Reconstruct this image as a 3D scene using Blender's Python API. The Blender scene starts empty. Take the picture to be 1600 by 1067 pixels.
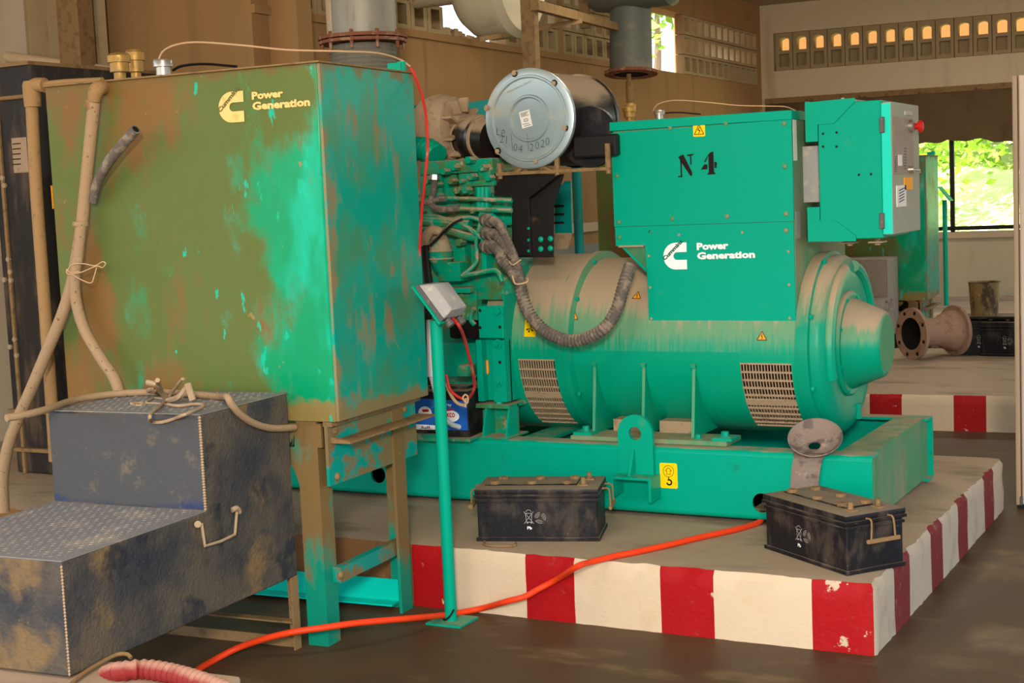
import bpy, bmesh, math, random
from mathutils import Vector as V, Matrix as MX
random.seed(4)
PI = math.pi
# ------------------------------------------------------------------ camera
F_PX = 2292.3; CAM = V((0, 0, 1.7))
RIGHT = V((0.8780, 0.4771, -0.0434)); DOWN = V((0.0084, -0.1059, -0.9943)); FWD = V((-0.4749, 0.8724, -0.0981))
def _basis():
    y, p, r = 0.49754, -0.098286, -0.043706
    A = MX(((1, 0, 0), (0, 0, -1), (0, 1, 0)))
    Ry = MX(((math.cos(y), math.sin(y), 0), (-math.sin(y), math.cos(y), 0), (0, 0, 1)))
    Rp = MX(((1, 0, 0), (0, math.cos(p), math.sin(p)), (0, -math.sin(p), math.cos(p))))
    Rr = MX(((math.cos(r), -math.sin(r), 0), (math.sin(r), math.cos(r), 0), (0, 0, 1)))
    return Rr @ Rp @ A @ Ry
BM_ = _basis(); RIGHT, DOWN, FWD = V(BM_[0]), V(BM_[1]), V(BM_[2])
cd = bpy.data.cameras.new('camera'); cam = bpy.data.objects.new('camera', cd)
bpy.context.scene.collection.objects.link(cam)
cd.sensor_width = 36; cd.lens = F_PX / 1600 * 36; cd.clip_end = 200
cam.matrix_world = MX(((RIGHT.x, -DOWN.x, -FWD.x, 0), (RIGHT.y, -DOWN.y, -FWD.y, 0), (RIGHT.z, -DOWN.z, -FWD.z, 1.7), (0, 0, 0, 1)))
S = bpy.context.scene; S.camera = cam
# ------------------------------------------------------------------ light
S.view_settings.view_transform = 'Standard'; S.view_settings.look = 'None'
S.view_settings.exposure = 0.1; S.view_settings.gamma = 1.0; S.view_settings.use_curve_mapping = False
w = bpy.data.worlds.new('sky'); S.world = w; w.use_nodes = True
wn = w.node_tree; sky = wn.nodes.new('ShaderNodeTexSky'); sky.sky_type = 'NISHITA'; sky.sun_disc = False
sky.sun_elevation = math.radians(55); sky.sun_rotation = math.radians(200); sky.air_density = 1.0; sky.dust_density = 3.0
wn.links.new(sky.outputs[0], wn.nodes['Background'].inputs[0]); wn.nodes['Background'].inputs[1].default_value = 0.6
def lamp(name, kind, loc, target, energy, col, **k):
    ld = bpy.data.lights.new(name, kind); ld.energy = energy; ld.color = col
    for a, b in k.items(): setattr(ld, a, b)
    o = bpy.data.objects.new(name, ld); S.collection.objects.link(o); o.location = loc
    o.rotation_euler = (V(target) - V(loc)).to_track_quat('-Z', 'Y').to_euler(); return o
lamp('sun', 'SUN', (3, -6, 20), (1.6, -2.5, 12), 14.0, (1.0, 0.95, 0.86), angle=0.01)
lamp('camera_flash', 'AREA', (0.95, -2.0, 2.95), (-2.9, 6.0, 0.9), 400, (1.0, 0.93, 0.84), shape='DISK', size=0.7)
# added fill lights under the ceiling, above the frame, brightening the hall
for fx, fy in ((-2.2, 2.6), (-3.0, 9.2), (-2.6, 14.4)):
    lamp('ceiling_fill', 'AREA', (fx, fy, 3.78), (fx, fy, 0), 45, (1.0, 0.9, 0.75), shape='RECTANGLE', size=1.6, size_y=0.5)
# ------------------------------------------------------------------ frames + unprojection
ID = MX.Identity(4)
T = MX.Rotation(math.radians(3.6), 4, 'Z')      # tank, steps, far wall are turned a little against the generator
W = MX.Rotation(math.radians(1.8), 4, 'Z')      # side wall
FR = ID
def setfr(m):
    global FR; FR = m
def hit(u, v, k, c):
    """point of the current frame where the sight line of a photo pixel meets coordinate k = c"""
    d = RIGHT * ((u - 800) / F_PX) + DOWN * ((v - 533.5) / F_PX) + FWD
    Q = FR.to_3x3().transposed(); d = Q @ d; o = Q @ CAM
    return o + d * ((c - o[k]) / d[k])
def ax(u, v, x): return hit(u, v, 0, x)
def ay(u, v, y): return hit(u, v, 1, y)
def az(u, v, z): return hit(u, v, 2, z)
# ------------------------------------------------------------------ materials
def lin(c):
    c = [x / 255 for x in c]
    return tuple((x / 12.92 if x <= .04045 else ((x + .055) / 1.055) ** 2.4) for x in c) + (1,)
def L(col, lo, hi, amt=1.0, s=4.0, n=1.0, g=None, u=0.0, d=4.0, seed=0.0, r=None):
    return dict(col=col, lo=lo, hi=hi, amt=amt, s=s, n=n, g=g, u=u, d=d, seed=seed, r=r)
MATS = {}
def mat(name, col, rough=.5, metal=0.0, layers=(), bump=None, emit=None, spec=.2, alpha=1.0):
    m = bpy.data.materials.new(name); m.use_nodes = True; t = m.node_tree; N = t.nodes; K = t.links
    b = N['Principled BSDF']; b.inputs['Metallic'].default_value = metal
    b.inputs['Specular IOR Level'].default_value = spec
    tc = N.new('ShaderNodeTexCoord'); geo = N.new('ShaderNodeNewGeometry')
    sx = N.new('ShaderNodeSeparateXYZ'); K.new(tc.outputs['Object'], sx.inputs[0])
    sn = N.new('ShaderNodeSeparateXYZ'); K.new(geo.outputs['Normal'], sn.inputs[0])
    def math_(op, a, b_):
        q = N.new('ShaderNodeMath'); q.operation = op
        for i, x in enumerate((a, b_)):
            if isinstance(x, (int, float)): q.inputs[i].default_value = x
            else: K.new(x, q.inputs[i])
        return q.outputs[0]
    cur = None; base = lin(col); rcur = None
    for l in layers:
        val = 0.0
        if l['n']:
            mp = N.new('ShaderNodeMapping'); K.new(tc.outputs['Object'], mp.inputs[0])
            s = l['s'] if isinstance(l['s'], tuple) else (l['s'],) * 3
            mp.inputs['Scale'].default_value = s; mp.inputs['Location'].default_value = (l['seed'] * 3.7, l['seed'] * 1.9, l['seed'] * 5.3)
            no = N.new('ShaderNodeTexNoise'); no.inputs['Scale'].default_value = 1.0; no.inputs['Detail'].default_value = l['d']
            no.inputs['Roughness'].default_value = .62
            K.new(mp.outputs[0], no.inputs['Vector']); val = math_('MULTIPLY', no.outputs['Fac'], l['n'])
        if l['g']:
            gl = l['g'] if isinstance(l['g'], list) else [l['g']]
            for (k, a, b_, wgt) in gl:
                mr = N.new('ShaderNodeMapRange'); K.new(sx.outputs[k], mr.inputs[0])
                mr.inputs[1].default_value = a; mr.inputs[2].default_value = b_
                val = math_('ADD', val, math_('MULTIPLY', mr.outputs[0], wgt))
        if l['u']: val = math_('ADD', val, math_('MULTIPLY', sn.outputs[2], l['u']))
        mr = N.new('ShaderNodeMapRange'); mr.interpolation_type = 'SMOOTHSTEP'; K.new(val, mr.inputs[0])
        mr.inputs[1].default_value = l['lo']; mr.inputs[2].default_value = l['hi']; mr.inputs[4].default_value = l['amt']
        mx = N.new('ShaderNodeMix'); mx.data_type = 'RGBA'
        K.new(mr.outputs[0], mx.inputs[0])
        if cur is None: mx.inputs[6].default_value = base
        else: K.new(cur, mx.inputs[6])
        mx.inputs[7].default_value = lin(l['col']); cur = mx.outputs[2]
        if l['r'] is not None:
            mm = N.new('ShaderNodeMix'); mm.data_type = 'FLOAT'; K.new(mr.outputs[0], mm.inputs[0])
            if rcur is None: mm.inputs[2].default_value = rough
            else: K.new(rcur, mm.inputs[2])
            mm.inputs[3].default_value = l['r']; rcur = mm.outputs[0]
    if cur is None: b.inputs['Base Color'].default_value = base
    else: K.new(cur, b.inputs['Base Color'])
    if rcur is None: b.inputs['Roughness'].default_value = rough
    else: K.new(rcur, b.inputs['Roughness'])
    if bump:
        no = N.new('ShaderNodeTexNoise'); no.inputs['Scale'].default_value = bump[0]; no.inputs['Detail'].default_value = 6
        K.new(tc.outputs['Object'], no.inputs['Vector'])
        bp = N.new('ShaderNodeBump'); bp.inputs['Strength'].default_value = bump[1]; bp.inputs['Distance'].default_value = bump[2] if len(bump) > 2 else .01
        K.new(no.outputs['Fac'], bp.inputs['Height']); K.new(bp.outputs[0], b.inputs['Normal'])
    if emit: b.inputs['Emission Color'].default_value = lin(emit[0]); b.inputs['Emission Strength'].default_value = emit[1]
    if alpha < 1: b.inputs['Alpha'].default_value = alpha
    MATS[name] = m; return m
DUST = (176, 150, 120)
GRN = (0, 156, 124)
G = mat('green_paint', GRN, .33, spec=.12, layers=[L((120, 118, 80), .62, .75, .35, 5), L(DUST, .95, 1.25, .92, 14, n=.55, u=.75, r=.9)], bump=(30, .05))
GC = mat('green_clean', (0, 156, 126), .36, spec=.07, layers=[L((70, 150, 110), .66, .78, .3, 9), L((150, 150, 115), .7, .8, .25, 40), L(DUST, 1.0, 1.3, .8, 10, n=.5, u=.8, r=.9)], bump=(25, .04))
GE = mat('green_engine', (0, 148, 112), .38, layers=[L((86, 104, 40), .46, .62, .75, 9), L((120, 82, 44), .56, .66, .6, 14, seed=2), L(DUST, .58, .68, .85, 13, seed=7, r=.9), L(DUST, .5, .74, .95, 18, n=.75, u=.62, r=.9)], bump=(40, .15))
GALT = mat('green_alternator', (0, 150, 114), .3, layers=[L((112, 152, 112), .2, .42, .85, (70, 7, 5), n=.42, u=.85, r=.6),
      L(DUST, .46, .66, .96, (45, 3, 3), n=.5, u=.74, r=.9), L((0, 132, 104), .66, .7, .6, (60, 3, 2.2), seed=6)], bump=(60, .03))
GDUSTY = mat('green_dusty', (70, 140, 95), .6, layers=[L((150, 140, 108), .42, .62, .75, (3, 3, 1.2), r=.9), L((120, 100, 70), .6, .72, .4, 12), L(DUST, .9, 1.2, .9, 10, n=.5, u=.8)], bump=(40, .1))
SKID = mat('green_skid', (0, 156, 126), .3, spec=.1, layers=[L((30, 120, 85), .63, .75, .5, 7), L((165, 150, 110), .74, .86, .5, 30),
      L(DUST, .95, 1.15, .9, 9, n=.5, u=.85, r=.9)], bump=(20, .03))
GBELL = mat('green_dusty_bell', (0, 146, 112), .35, layers=[L((120, 140, 105), .42, .60, .85, (5, 5, 5), n=.7, u=.35, r=.7), L(DUST, .5, .66, .92, (45, 3, 3), n=.5, u=.6, r=.9)], bump=(60, .03))
TANKF = mat('tank_front_paint', (0, 172, 138), .3, layers=[
      L((0, 128, 66), .40, .58, .75, (3.2, 1, 1.3), seed=5),
      L((90, 98, 40), .60, .74, .96, (3.4, 1, 1.7), n=.95, g=[(0, 1.3, 0.8, .34), (2, 1.5, 2.2, .08)], d=8, r=.5, seed=13),
      L((124, 88, 44), .74, .90, .94, (4.2, 1, 2.0), n=1.1, g=[(0, 1.15, .15, .24), (2, 1.3, .9, .12), (2, 1.5, 2.2, .07)], seed=3, d=7, r=.6),
      L((142, 112, 60), .98, 1.12, .88, 8, n=.9, g=[(2, 1.14, .9, .75)], r=.6),
      L((112, 88, 48), .98, 1.16, .85, 9, n=.9, g=[(2, 2.05, 2.22, .66)], r=.6),
      L((0, 176, 140), .70, .74, .85, (14, 4, 6), seed=8, g=[(0, .2, 1.3, .09)]), L((150, 120, 70), .69, .73, .8, (18, 6, 12), seed=11)], bump=(14, .05))
TANKS = mat('tank_side_paint', (0, 150, 128), .36, layers=[
      L((70, 128, 90), .46, .62, .8, (3, 3, 2), seed=1),
      L((142, 118, 80), .55, .66, .85, (4, 5, 1.8), seed=4, r=.7), L((142, 118, 80), .66, .72, .8, (20, 20, 9), seed=9, r=.7),
      L((134, 108, 66), .93, 1.06, .9, 8, n=.8, g=[(2, 1.1, .9, .75)], r=.7),
      L((130, 108, 72), .92, 1.06, .88, 8, n=.8, g=[(2, 1.95, 2.22, .64)], r=.7),
      L((142, 118, 80), .84, .98, .85, 7, n=.8, g=[(1, .2, .0, .55)], r=.7)], bump=(14, .06))
TANKB = mat('tank_beam_paint', (0, 146, 130), .4, layers=[L((132, 104, 62), .46, .54, .92, (6, 6, 7), seed=2, r=.7), L((90, 130, 90), .55, .7, .6, 12)], bump=(14, .06))
TANKL = mat('tank_frame_paint', (10, 140, 112), .45, layers=[L((128, 96, 54), .42, .54, .95, (6, 6, 2.2), n=.84, g=[(2, .1, .6, .17)], r=.75), L((95, 70, 40), .62, .75, .4, 20)], bump=(30, .15))
BROWND = mat('dusty_brown_steel', (140, 110, 72), .75, layers=[L((100, 78, 50), .5, .65, .6, 18)], bump=(60, .2))
PIPE = mat('dusty_pipe', (152, 118, 76), .7, layers=[L((110, 85, 60), .55, .7, .5, 30)], bump=(80, .2))
HOSE = mat('dusty_rubber', (158, 130, 98), .8, layers=[L((70, 58, 50), .62, .68, .85, 55), L((190, 160, 122), .6, .75, .4, 20, seed=2)], bump=(90, .3))
HOSED = mat('dark_rubber', (98, 88, 80), .7, layers=[L((150, 132, 112), .46, .62, .75, 22), L((164, 144, 120), .5, .75, .9, 12, n=.6, u=.4)], bump=(90, .3))
STEP = mat('step_dark_steel', (52, 54, 58), .65, layers=[L((92, 82, 68), .34, .6, .9, 3.2, d=10, r=.8), L((128, 102, 66), .54, .68, .85, 3.0, d=12, seed=4, r=.85), L((30, 36, 48), .56, .66, .8, 3.6, seed=6, d=8), L((150, 126, 92), .6, .74, .4, 70, d=8, seed=2, r=.85)], bump=(70, .7, .008))
STEPR = mat('step_riser_steel', (72, 72, 72), .6, layers=[L((120, 100, 72), .62, .8, .8, 9, n=.6, d=9, g=[(0, .12, -.05, .4)]), L((34, 52, 92), .62, .82, .9, 6, n=.7, g=[(2, .74, .66, .4)], r=.5), L((125, 108, 84), .56, .7, .5, 12, d=10), L((150, 122, 86), .66, .76, .5, 60, seed=2)], bump=(70, .4, .006))
TREAD = mat('tread_plate', (122, 120, 118), .5, layers=[L((165, 152, 135), .5, .7, .6, 6), L((90, 96, 108), .6, .75, .4, 18)], bump=(60, .1))
BLK = mat('black_plastic', (26, 25, 28), .42, layers=[L((84, 72, 60), .48, .68, .65, (9, 9, 5), d=8), L((150, 132, 108), .66, .78, .45, 34), L((140, 122, 100), .84, 1.08, .9, 9, n=.6, u=.8, r=.9)], bump=(50, .15))
BLKM = mat('black_bracket', (32, 29, 28), .38, layers=[L((110, 84, 66), .6, .75, .5, 10), L(DUST, 1.0, 1.2, .8, 9, n=.5, u=.8)], bump=(40, .05))
RAD = mat('radiator_black', (44, 40, 37), .6, layers=[L((95, 76, 58), .5, .68, .7, (8, 8, 2)), L((24, 22, 22), .58, .7, .5, 6, seed=3), L((150, 130, 105), .7, .76, .4, 50)], bump=(40, .2))
STRIPR = mat('curb_red', (160, 8, 12), .6, layers=[L((202, 180, 150), .66, .69, .9, 9, d=6, g=[(0, -1.55, -1.36, .16)], seed=3), L((150, 70, 60), .62, .72, .5, 18), L((205, 190, 165), .74, .78, .7, 30)], bump=(60, .2))
STRIPRD = mat('curb_red_worn_shaded', (122, 40, 36), .7, layers=[L((150, 110, 95), .58, .72, .6, 14)], bump=(60, .2))  # worn side red, duller than the front red: side shade painted in
STRIPW = mat('curb_white', (208, 184, 152), .7, layers=[L((205, 172, 128), .52, .72, .5, 5), L((130, 105, 65), .7, .76, .75, 14, seed=3), L((120, 100, 70), .74, .8, .6, 60)], bump=(60, .2))
STRIPWS = mat('curb_white_side_shaded', (190, 172, 146), .75, layers=[L((165, 146, 118), .5, .7, .6, 6)], bump=(60, .2))  # dimmer copy of the front white, shade of the right side in its colour
STRIPB = mat('curb_bare', (120, 84, 48), .8, layers=[L((160, 120, 70), .6, .75, .7, 8), L((70, 48, 30), .55, .7, .7, 5, seed=3)], bump=(60, .3))
CONC = mat('concrete_plinth_top', (172, 150, 124), .85, layers=[L((122, 106, 84), .5, .68, .7, (1.2, 3, 2)), L((180, 162, 138), .6, .75, .5, (3, 9, 4), seed=2), L((110, 95, 75), .68, .8, .5, 22)], bump=(30, .15))
FLOOR = mat('concrete_floor', (86, 67, 46), .55, layers=[L((74, 56, 40), .45, .65, .8, (.9, 1.6, 1), r=.45), L((132, 110, 80), .58, .74, .6, (2, 4, 2), seed=2, r=.7), L((160, 145, 120), .72, .77, .6, 34, seed=5), L((146, 126, 98), 1.05, 1.25, .8, 1.5, n=.7, g=[(0, -2.0, -1.2, .7)], r=.75)], bump=(24, .12))  # last layer lightens the right floor, painting in daylight from the windows
WALLL = mat('stained_plaster', (156, 120, 78), .9, layers=[L((140, 112, 72), .5, .66, .8, (3, 2.6, .35)), L((110, 86, 56), .62, .78, .6, (2, 5, .5), seed=3), L((88, 72, 50), .62, .76, .6, (1, .8, .9), seed=7), L((180, 165, 135), .68, .8, .4, 8)], bump=(12, .1))
WALLR = mat('pale_plaster', (208, 190, 158), .9, layers=[L((160, 138, 106), .52, .72, .6, (2.5, 2, .3)), L((150, 120, 80), .6, .8, .5, (3, 1, .8), g=[(2, .6, 0, .2)], seed=2)], bump=(12, .08))
WALLG = mat('grey_dado', (128, 130, 118), .8, layers=[L((110, 108, 92), .5, .7, .5, 3)])
CEIL = mat('ceiling_plaster', (186, 164, 132), .9)
BLOCK = mat('vent_block_concrete', (166, 144, 108), .9, layers=[L((130, 108, 76), .55, .7, .6, 5)], bump=(30, .2))
BLOCKB = mat('vent_block_back', (132, 128, 130), .9, layers=[L((100, 88, 74), .5, .7, .6, 9)])
GALV = mat('galvanised_cover', (170, 184, 186), .38, .55, layers=[L((190, 186, 165), .5, .68, .7, 6, r=.6), L((140, 165, 178), .55, .72, .5, 5, seed=3)], bump=(30, .04))
SILV = mat('bare_steel', (176, 172, 162), .35, .8, layers=[L(DUST, .5, .7, .5, 30)])
GREY = mat('grey_plastic', (158, 154, 150), .5, layers=[L((200, 180, 155), .52, .68, .5, 25)], bump=(60, .06))
DGREY = mat('dark_grey_plastic', (92, 88, 86), .5, layers=[L((140, 125, 108), .55, .7, .6, 40)])
SILC = mat('cream_silencer', (196, 184, 156), .6, layers=[L((150, 132, 100), .55, .72, .5, 4)])
EXH = mat('exhaust_steel', (150, 146, 132), .55, .4, layers=[L((120, 118, 108), .5, .7, .5, (30, 30, 6)), L((165, 150, 120), .6, .7, .4, 14)], bump=(150, .1))
EXHG = mat('grey_exhaust', (112, 116, 108), .6, .3, layers=[L((150, 138, 115), .52, .68, .5, 9)])
RUST = mat('rusty_steel', (128, 78, 58), .8, layers=[L((170, 140, 112), .5, .66, .7, 18), L((88, 50, 36), .6, .72, .6, 26, seed=2)], bump=(60, .3))
RUSTW = mat('rust_streaked_steel', (196, 176, 150), .6, layers=[L((176, 108, 50), .5, .62, .8, (8, 8, 2)), L((110, 64, 34), .62, .72, .6, 9, seed=3)], bump=(40, .2))
RUSTP = mat('rusty_dusty_pipe', (150, 118, 96), .8, layers=[L((130, 88, 66), .5, .66, .7, 12), L((185, 150, 120), .6, .72, .5, 22, seed=2)], bump=(50, .3))
BRASS = mat('dusty_brass', (166, 128, 66), .45, .5, layers=[L((170, 145, 105), .5, .65, .8, 30, r=.8)], bump=(60, .2))
DUSTM = mat('dust_covered_metal', (168, 142, 112), .9, layers=[L((125, 100, 78), .55, .7, .6, 25)], bump=(60, .3))
RUB = mat('black_rubber', (34, 28, 26), .35, layers=[L(DUST, .40, .62, .94, (8, 2, 8), n=.5, u=.62, r=.9)])
ORNG = mat('orange_cable', (236, 66, 26), .4, layers=[L((190, 60, 40), .6, .75, .5, 20)])
RED = mat('red_cable', (196, 44, 40), .4, layers=[L((190, 130, 110), .56, .7, .7, 14)])
REDH = mat('red_ribbed_hose', (134, 40, 36), .6, layers=[L((186, 146, 124), .45, .95, .8, 22, n=.5, u=.75)])
STRAPM = mat('battered_grey_metal', (136, 118, 104), .75, layers=[L((92, 78, 76), .5, .62, .8, 16), L((170, 148, 124), .6, .7, .7, 26, seed=3)], bump=(50, .4))
SUNP = mat('vent_warm_light_paint', (162, 118, 66), .9)  # orange tone puts warm daylight into the panels behind the vent holes
BEIGW = mat('beige_wire', (196, 160, 122), .6)
BLKW = mat('black_wire', (24, 22, 22), .5)
WHITE = mat('white_lettering', (240, 240, 236), .5)
CREAM = mat('cream_lettering', (236, 192, 118), .55, layers=[L((200, 150, 70), .5, .7, .6, 18)])
DKGRN = mat('green_lettering', (0, 84, 66), .5)
OLIVE = mat('olive_lettering', (88, 96, 50), .6)
BLKI = mat('black_ink', (30, 14, 14), .7)
INK = mat('grey_ink', (84, 92, 98), .7)
YEL = mat('yellow_sticker', (250, 205, 0), .4)
ORS = mat('orange_sticker', (242, 160, 40), .5)
PAPER = mat('white_paper', (228, 224, 214), .7)
BLUE = mat('blue_label', (28, 92, 176), .4, layers=[L((70, 150, 210), .5, .65, .6, 12)])
CYAN = mat('cyan_paint', (0, 205, 180), .35)
DOORG = mat('dusty_grey_green_door', (150, 154, 132), .5, layers=[L((172, 158, 136), .5, .7, .6, 6)])
PANELG = mat('control_panel_grey', (146, 132, 116), .5, layers=[L((168, 150, 128), .5, .7, .6, 14)])
REDB = mat('red_button', (200, 30, 30), .35)
CABW = mat('offwhite_enamel', (212, 190, 170), .45, layers=[L((195, 165, 135), .66, .78, .5, 6)])
CABE = mat('beige_edge_steel', (176, 150, 122), .5)
WINF = mat('black_window_frame', (36, 34, 32), .5)
NET = mat('brown_shade_net', (104, 84, 58), .95, layers=[L((78, 62, 42), .5, .7, .7, (3, 3, 2))], bump=(90, .5))
LEAF = mat('tree_leaves', (140, 185, 60), .6, layers=[L((185, 215, 95), .45, .6, .8, 1.2), L((70, 120, 30), .6, .7, .6, 2, seed=3)])
BARK = mat('tree_bark', (180, 150, 128), .9)
YARD = mat('yard_concrete', (120, 108, 94), .9, layers=[L((96, 86, 74), .5, .7, .6, .6)])
GRASS = mat('sunlit_grass', (214, 220, 150), .9, layers=[L((150, 185, 80), .5, .7, .7, .8)])
DARKV = mat('dark_interior', (26, 18, 16), .9, layers=[L((96, 46, 34), .58, .7, .7, 18)])
DARKN = mat('black_interior', (20, 17, 15), .9)
PLAST = mat('light_strip_white', (222, 222, 218), .6)
TEAL = mat('teal_paint', (0, 128, 120), .4, layers=[L((120, 105, 75), .6, .75, .5, 8)])
BUCK = mat('oily_bucket', (128, 104, 62), .45, layers=[L((62, 48, 34), .5, .6, .9, (10, 10, 5)), L((190, 175, 140), .64, .72, .8, 14, seed=4)])
# ------------------------------------------------------------------ mesh helpers
def B(): return bmesh.new()
def box(bm, lo, hi, bev=0, seg=1):
    vs = [bm.verts.new((x, y, z)) for x in (lo[0], hi[0]) for y in (lo[1], hi[1]) for z in (lo[2], hi[2])]
    fs = [bm.faces.new([vs[i] for i in q]) for q in ((0, 1, 3, 2), (4, 6, 7, 5), (0, 4, 5, 1), (2, 3, 7, 6), (0, 2, 6, 4), (1, 5, 7, 3))]
    bmesh.ops.recalc_face_normals(bm, faces=fs)
    if bev:
        es = list({e for f in fs for e in f.edges})
        bmesh.ops.bevel(bm, geom=es, offset=bev, segments=seg, affect='EDGES', profile=.6)
    return vs
def obox(bm, O, U, Vv, N, a, b, c, bev=0):
    """oriented box: centre O, half sizes a,b,c along unit-ish axes"""
    U, Vv, N = V(U).normalized(), V(Vv).normalized(), V(N).normalized(); O = V(O)
    k = len(bm.verts); bm.verts.ensure_lookup_table()
    vs = box(bm, (-a, -b, -c), (a, b, c), 0)
    if bev:
        es = list({e for v_ in vs for e in v_.link_edges})
        r = bmesh.ops.bevel(bm, geom=es, offset=bev, segments=1, affect='EDGES')
        vs = list({v_ for f in r['faces'] for v_ in f.verts})
    for v_ in vs: p = v_.co; v_.co = O + U * p.x + Vv * p.y + N * p.z
def bar(bm, p0, p1, wd, ht, up=(0, 0, 1)):
    p0, p1 = V(p0), V(p1); d = (p1 - p0); L_ = d.length; d.normalize(); s = d.cross(V(up)).normalized(); u_ = s.cross(d)
    obox(bm, (p0 + p1) / 2, d, s, u_, L_ / 2, wd / 2, ht / 2)
def perp(d):
    a = V((0, 0, 1)) if abs(d.z) < .9 else V((1, 0, 0)); s = d.cross(a).normalized(); return s, d.cross(s).normalized()
def lathe(bm, prof, O, A, seg=24, cap=True):
    O = V(O); A = V(A).normalized(); s, t = perp(A); rings = []
    for (h, r) in prof:
        rings.append([bm.verts.new(O + A * h + (s * math.cos(2 * PI * i / seg) + t * math.sin(2 * PI * i / seg)) * max(r, 1e-4)) for i in range(seg)])
    fs = []
    for a, b in zip(rings, rings[1:]):
        for i in range(seg): fs.append(bm.faces.new((a[i], a[(i + 1) % seg], b[(i + 1) % seg], b[i])))
    if cap:
        fs.append(bm.faces.new(rings[0])); fs.append(bm.faces.new(rings[-1]))
    bmesh.ops.recalc_face_normals(bm, faces=fs)
def cyl(bm, p0, p1, r0, r1=None, seg=20):
    p0, p1 = V(p0), V(p1); lathe(bm, [(0, r0), ((p1 - p0).length, r0 if r1 is None else r1)], p0, p1 - p0, seg)
def spline(pts, n=6):
    pts = [V(p) for p in pts]
    if len(pts) < 3 or n < 2: return pts
    P = [pts[0] * 2 - pts[1]] + pts + [pts[-1] * 2 - pts[-2]]; out = []
    for i in range(1, len(P) - 2):
        for k in range(n):
            t = k / n; a, b, c, d = P[i - 1], P[i], P[i + 1], P[i + 2]
            out.append(.5 * ((2 * b) + (c - a) * t + (2 * a - 5 * b + 4 * c - d) * t * t + (3 * b - a - 3 * c + d) * t ** 3))
    out.append(P[-2]); return out
def tube(bm, pts, r, seg=10, n=6, rib=0, amp=.12):
    p = spline(pts, n)
    if rib:   # resample evenly and modulate the radius
        q = [p[0]]; acc = 0
        for a, b in zip(p, p[1:]):
            d = (b - a).length; k = rib - acc
            while k <= d: q.append(a.lerp(b, k / d)); k += rib
            acc = d - (k - rib)
        p = q
    rr = r if isinstance(r, (list, tuple)) else None
    T0 = (p[1] - p[0]).normalized(); s, t = perp(T0); rings = []
    for i, c in enumerate(p):
        d = (p[min(i + 1, len(p) - 1)] - p[max(i - 1, 0)]).normalized()
        s = (s - d * s.dot(d)).normalized(); t = d.cross(s)
        if rr:
            f = i / (len(p) - 1) * (len(rr) - 1); k = min(int(f), len(rr) - 2); R = rr[k] + (rr[k + 1] - rr[k]) * (f - k)
        else: R = r
        if rib: R *= 1 + amp * (1 if i % 2 else -1)
        rings.append([bm.verts.new(c + (s * math.cos(2 * PI * j / seg) + t * math.sin(2 * PI * j / seg)) * R) for j in range(seg)])
    fs = []
    for a, b in zip(rings, rings[1:]):
        for i in range(seg): fs.append(bm.faces.new((a[i], a[(i + 1) % seg], b[(i + 1) % seg], b[i])))
    fs.append(bm.faces.new(rings[0])); fs.append(bm.faces.new(rings[-1])); bmesh.ops.recalc_face_normals(bm, faces=fs)
def circ(a, b, r, n=20, r2=None): return [(a + r * math.cos(2 * PI * i / n), b + (r2 or r) * math.sin(2 * PI * i / n)) for i in range(n)]
def plate(bm, loops, O, U, Vv, t=.006):
    """flat plate from an outline and holes; thickness t along U x V"""
    O, U, Vv = V(O), V(U).normalized(), V(Vv).normalized(); N = U.cross(Vv).normalized(); es = []
    for lp in loops:
        vs = [bm.verts.new(O + U * a + Vv * b) for a, b in lp]
        es += [bm.edges.new((vs[i], vs[(i + 1) % len(vs)])) for i in range(len(vs))]
    r = bmesh.ops.triangle_fill(bm, use_beauty=True, use_dissolve=False, edges=es)
    fs = [f for f in r['geom'] if isinstance(f, bmesh.types.BMFace)]
    if not fs: return
    e = bmesh.ops.extrude_face_region(bm, geom=fs)
    nv = [g for g in e['geom'] if isinstance(g, bmesh.types.BMVert)]
    for v_ in nv: v_.co += N * t
    allf = list({f for v_ in nv for f in v_.link_faces} | set(fs))
    bmesh.ops.recalc_face_normals(bm, faces=allf)
def prism(bm, pts, y0, y1, k=1):
    """polygon (a,b) extruded along axis k from y0 to y1 (k=1: a=x,b=z; k=0: a=y,b=z; k=2: a=x,b=y)"""
    def P(a, b, c): return ((a, c, b), (c, a, b), (a, b, c))[{1: 0, 0: 1, 2: 2}[k]]
    A = [bm.verts.new(P(a, b, y0)) for a, b in pts]; C_ = [bm.verts.new(P(a, b, y1)) for a, b in pts]
    n = len(pts); fs = [bm.faces.new(A), bm.faces.new(C_)] + [bm.faces.new((A[i], A[(i + 1) % n], C_[(i + 1) % n], C_[i])) for i in range(n)]
    bmesh.ops.recalc_face_normals(bm, faces=fs)
def bolt(bm, P, N, r=.012, h=.008, seg=6, washer=False):
    P, N = V(P), V(N).normalized()
    if washer: cyl(bm, P - N * .001, P + N * .003, r * 1.6, None, 14); P = P + N * .003
    cyl(bm, P - N * .001, P + N * h, r, r * .93, seg)
def dome(bm, P, N, r=.01): lathe(bm, [(-.001, r), (r * .35, r * .85), (r * .6, r * .45), (r * .68, 0.001)], P, N, 12)
def strokes(bm, lines, wd, O, U, Vv, t=.001):
    O, U, Vv = V(O), V(U).normalized(), V(Vv).normalized(); N = U.cross(Vv).normalized()
    for ln in lines:
        for (a, b), (c, d) in zip(ln, ln[1:]):
            p, q = O + U * a + Vv * b, O + U * c + Vv * d; e = q - p
            if e.length < 1e-6: continue
            s = N.cross(e).normalized() * wd / 2; e = e.normalized() * wd * .3
            vs = [bm.verts.new(x + N * t) for x in (p - s - e, q - s + e, q + s + e, p + s - e)]
            bm.faces.new(vs)
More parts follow.
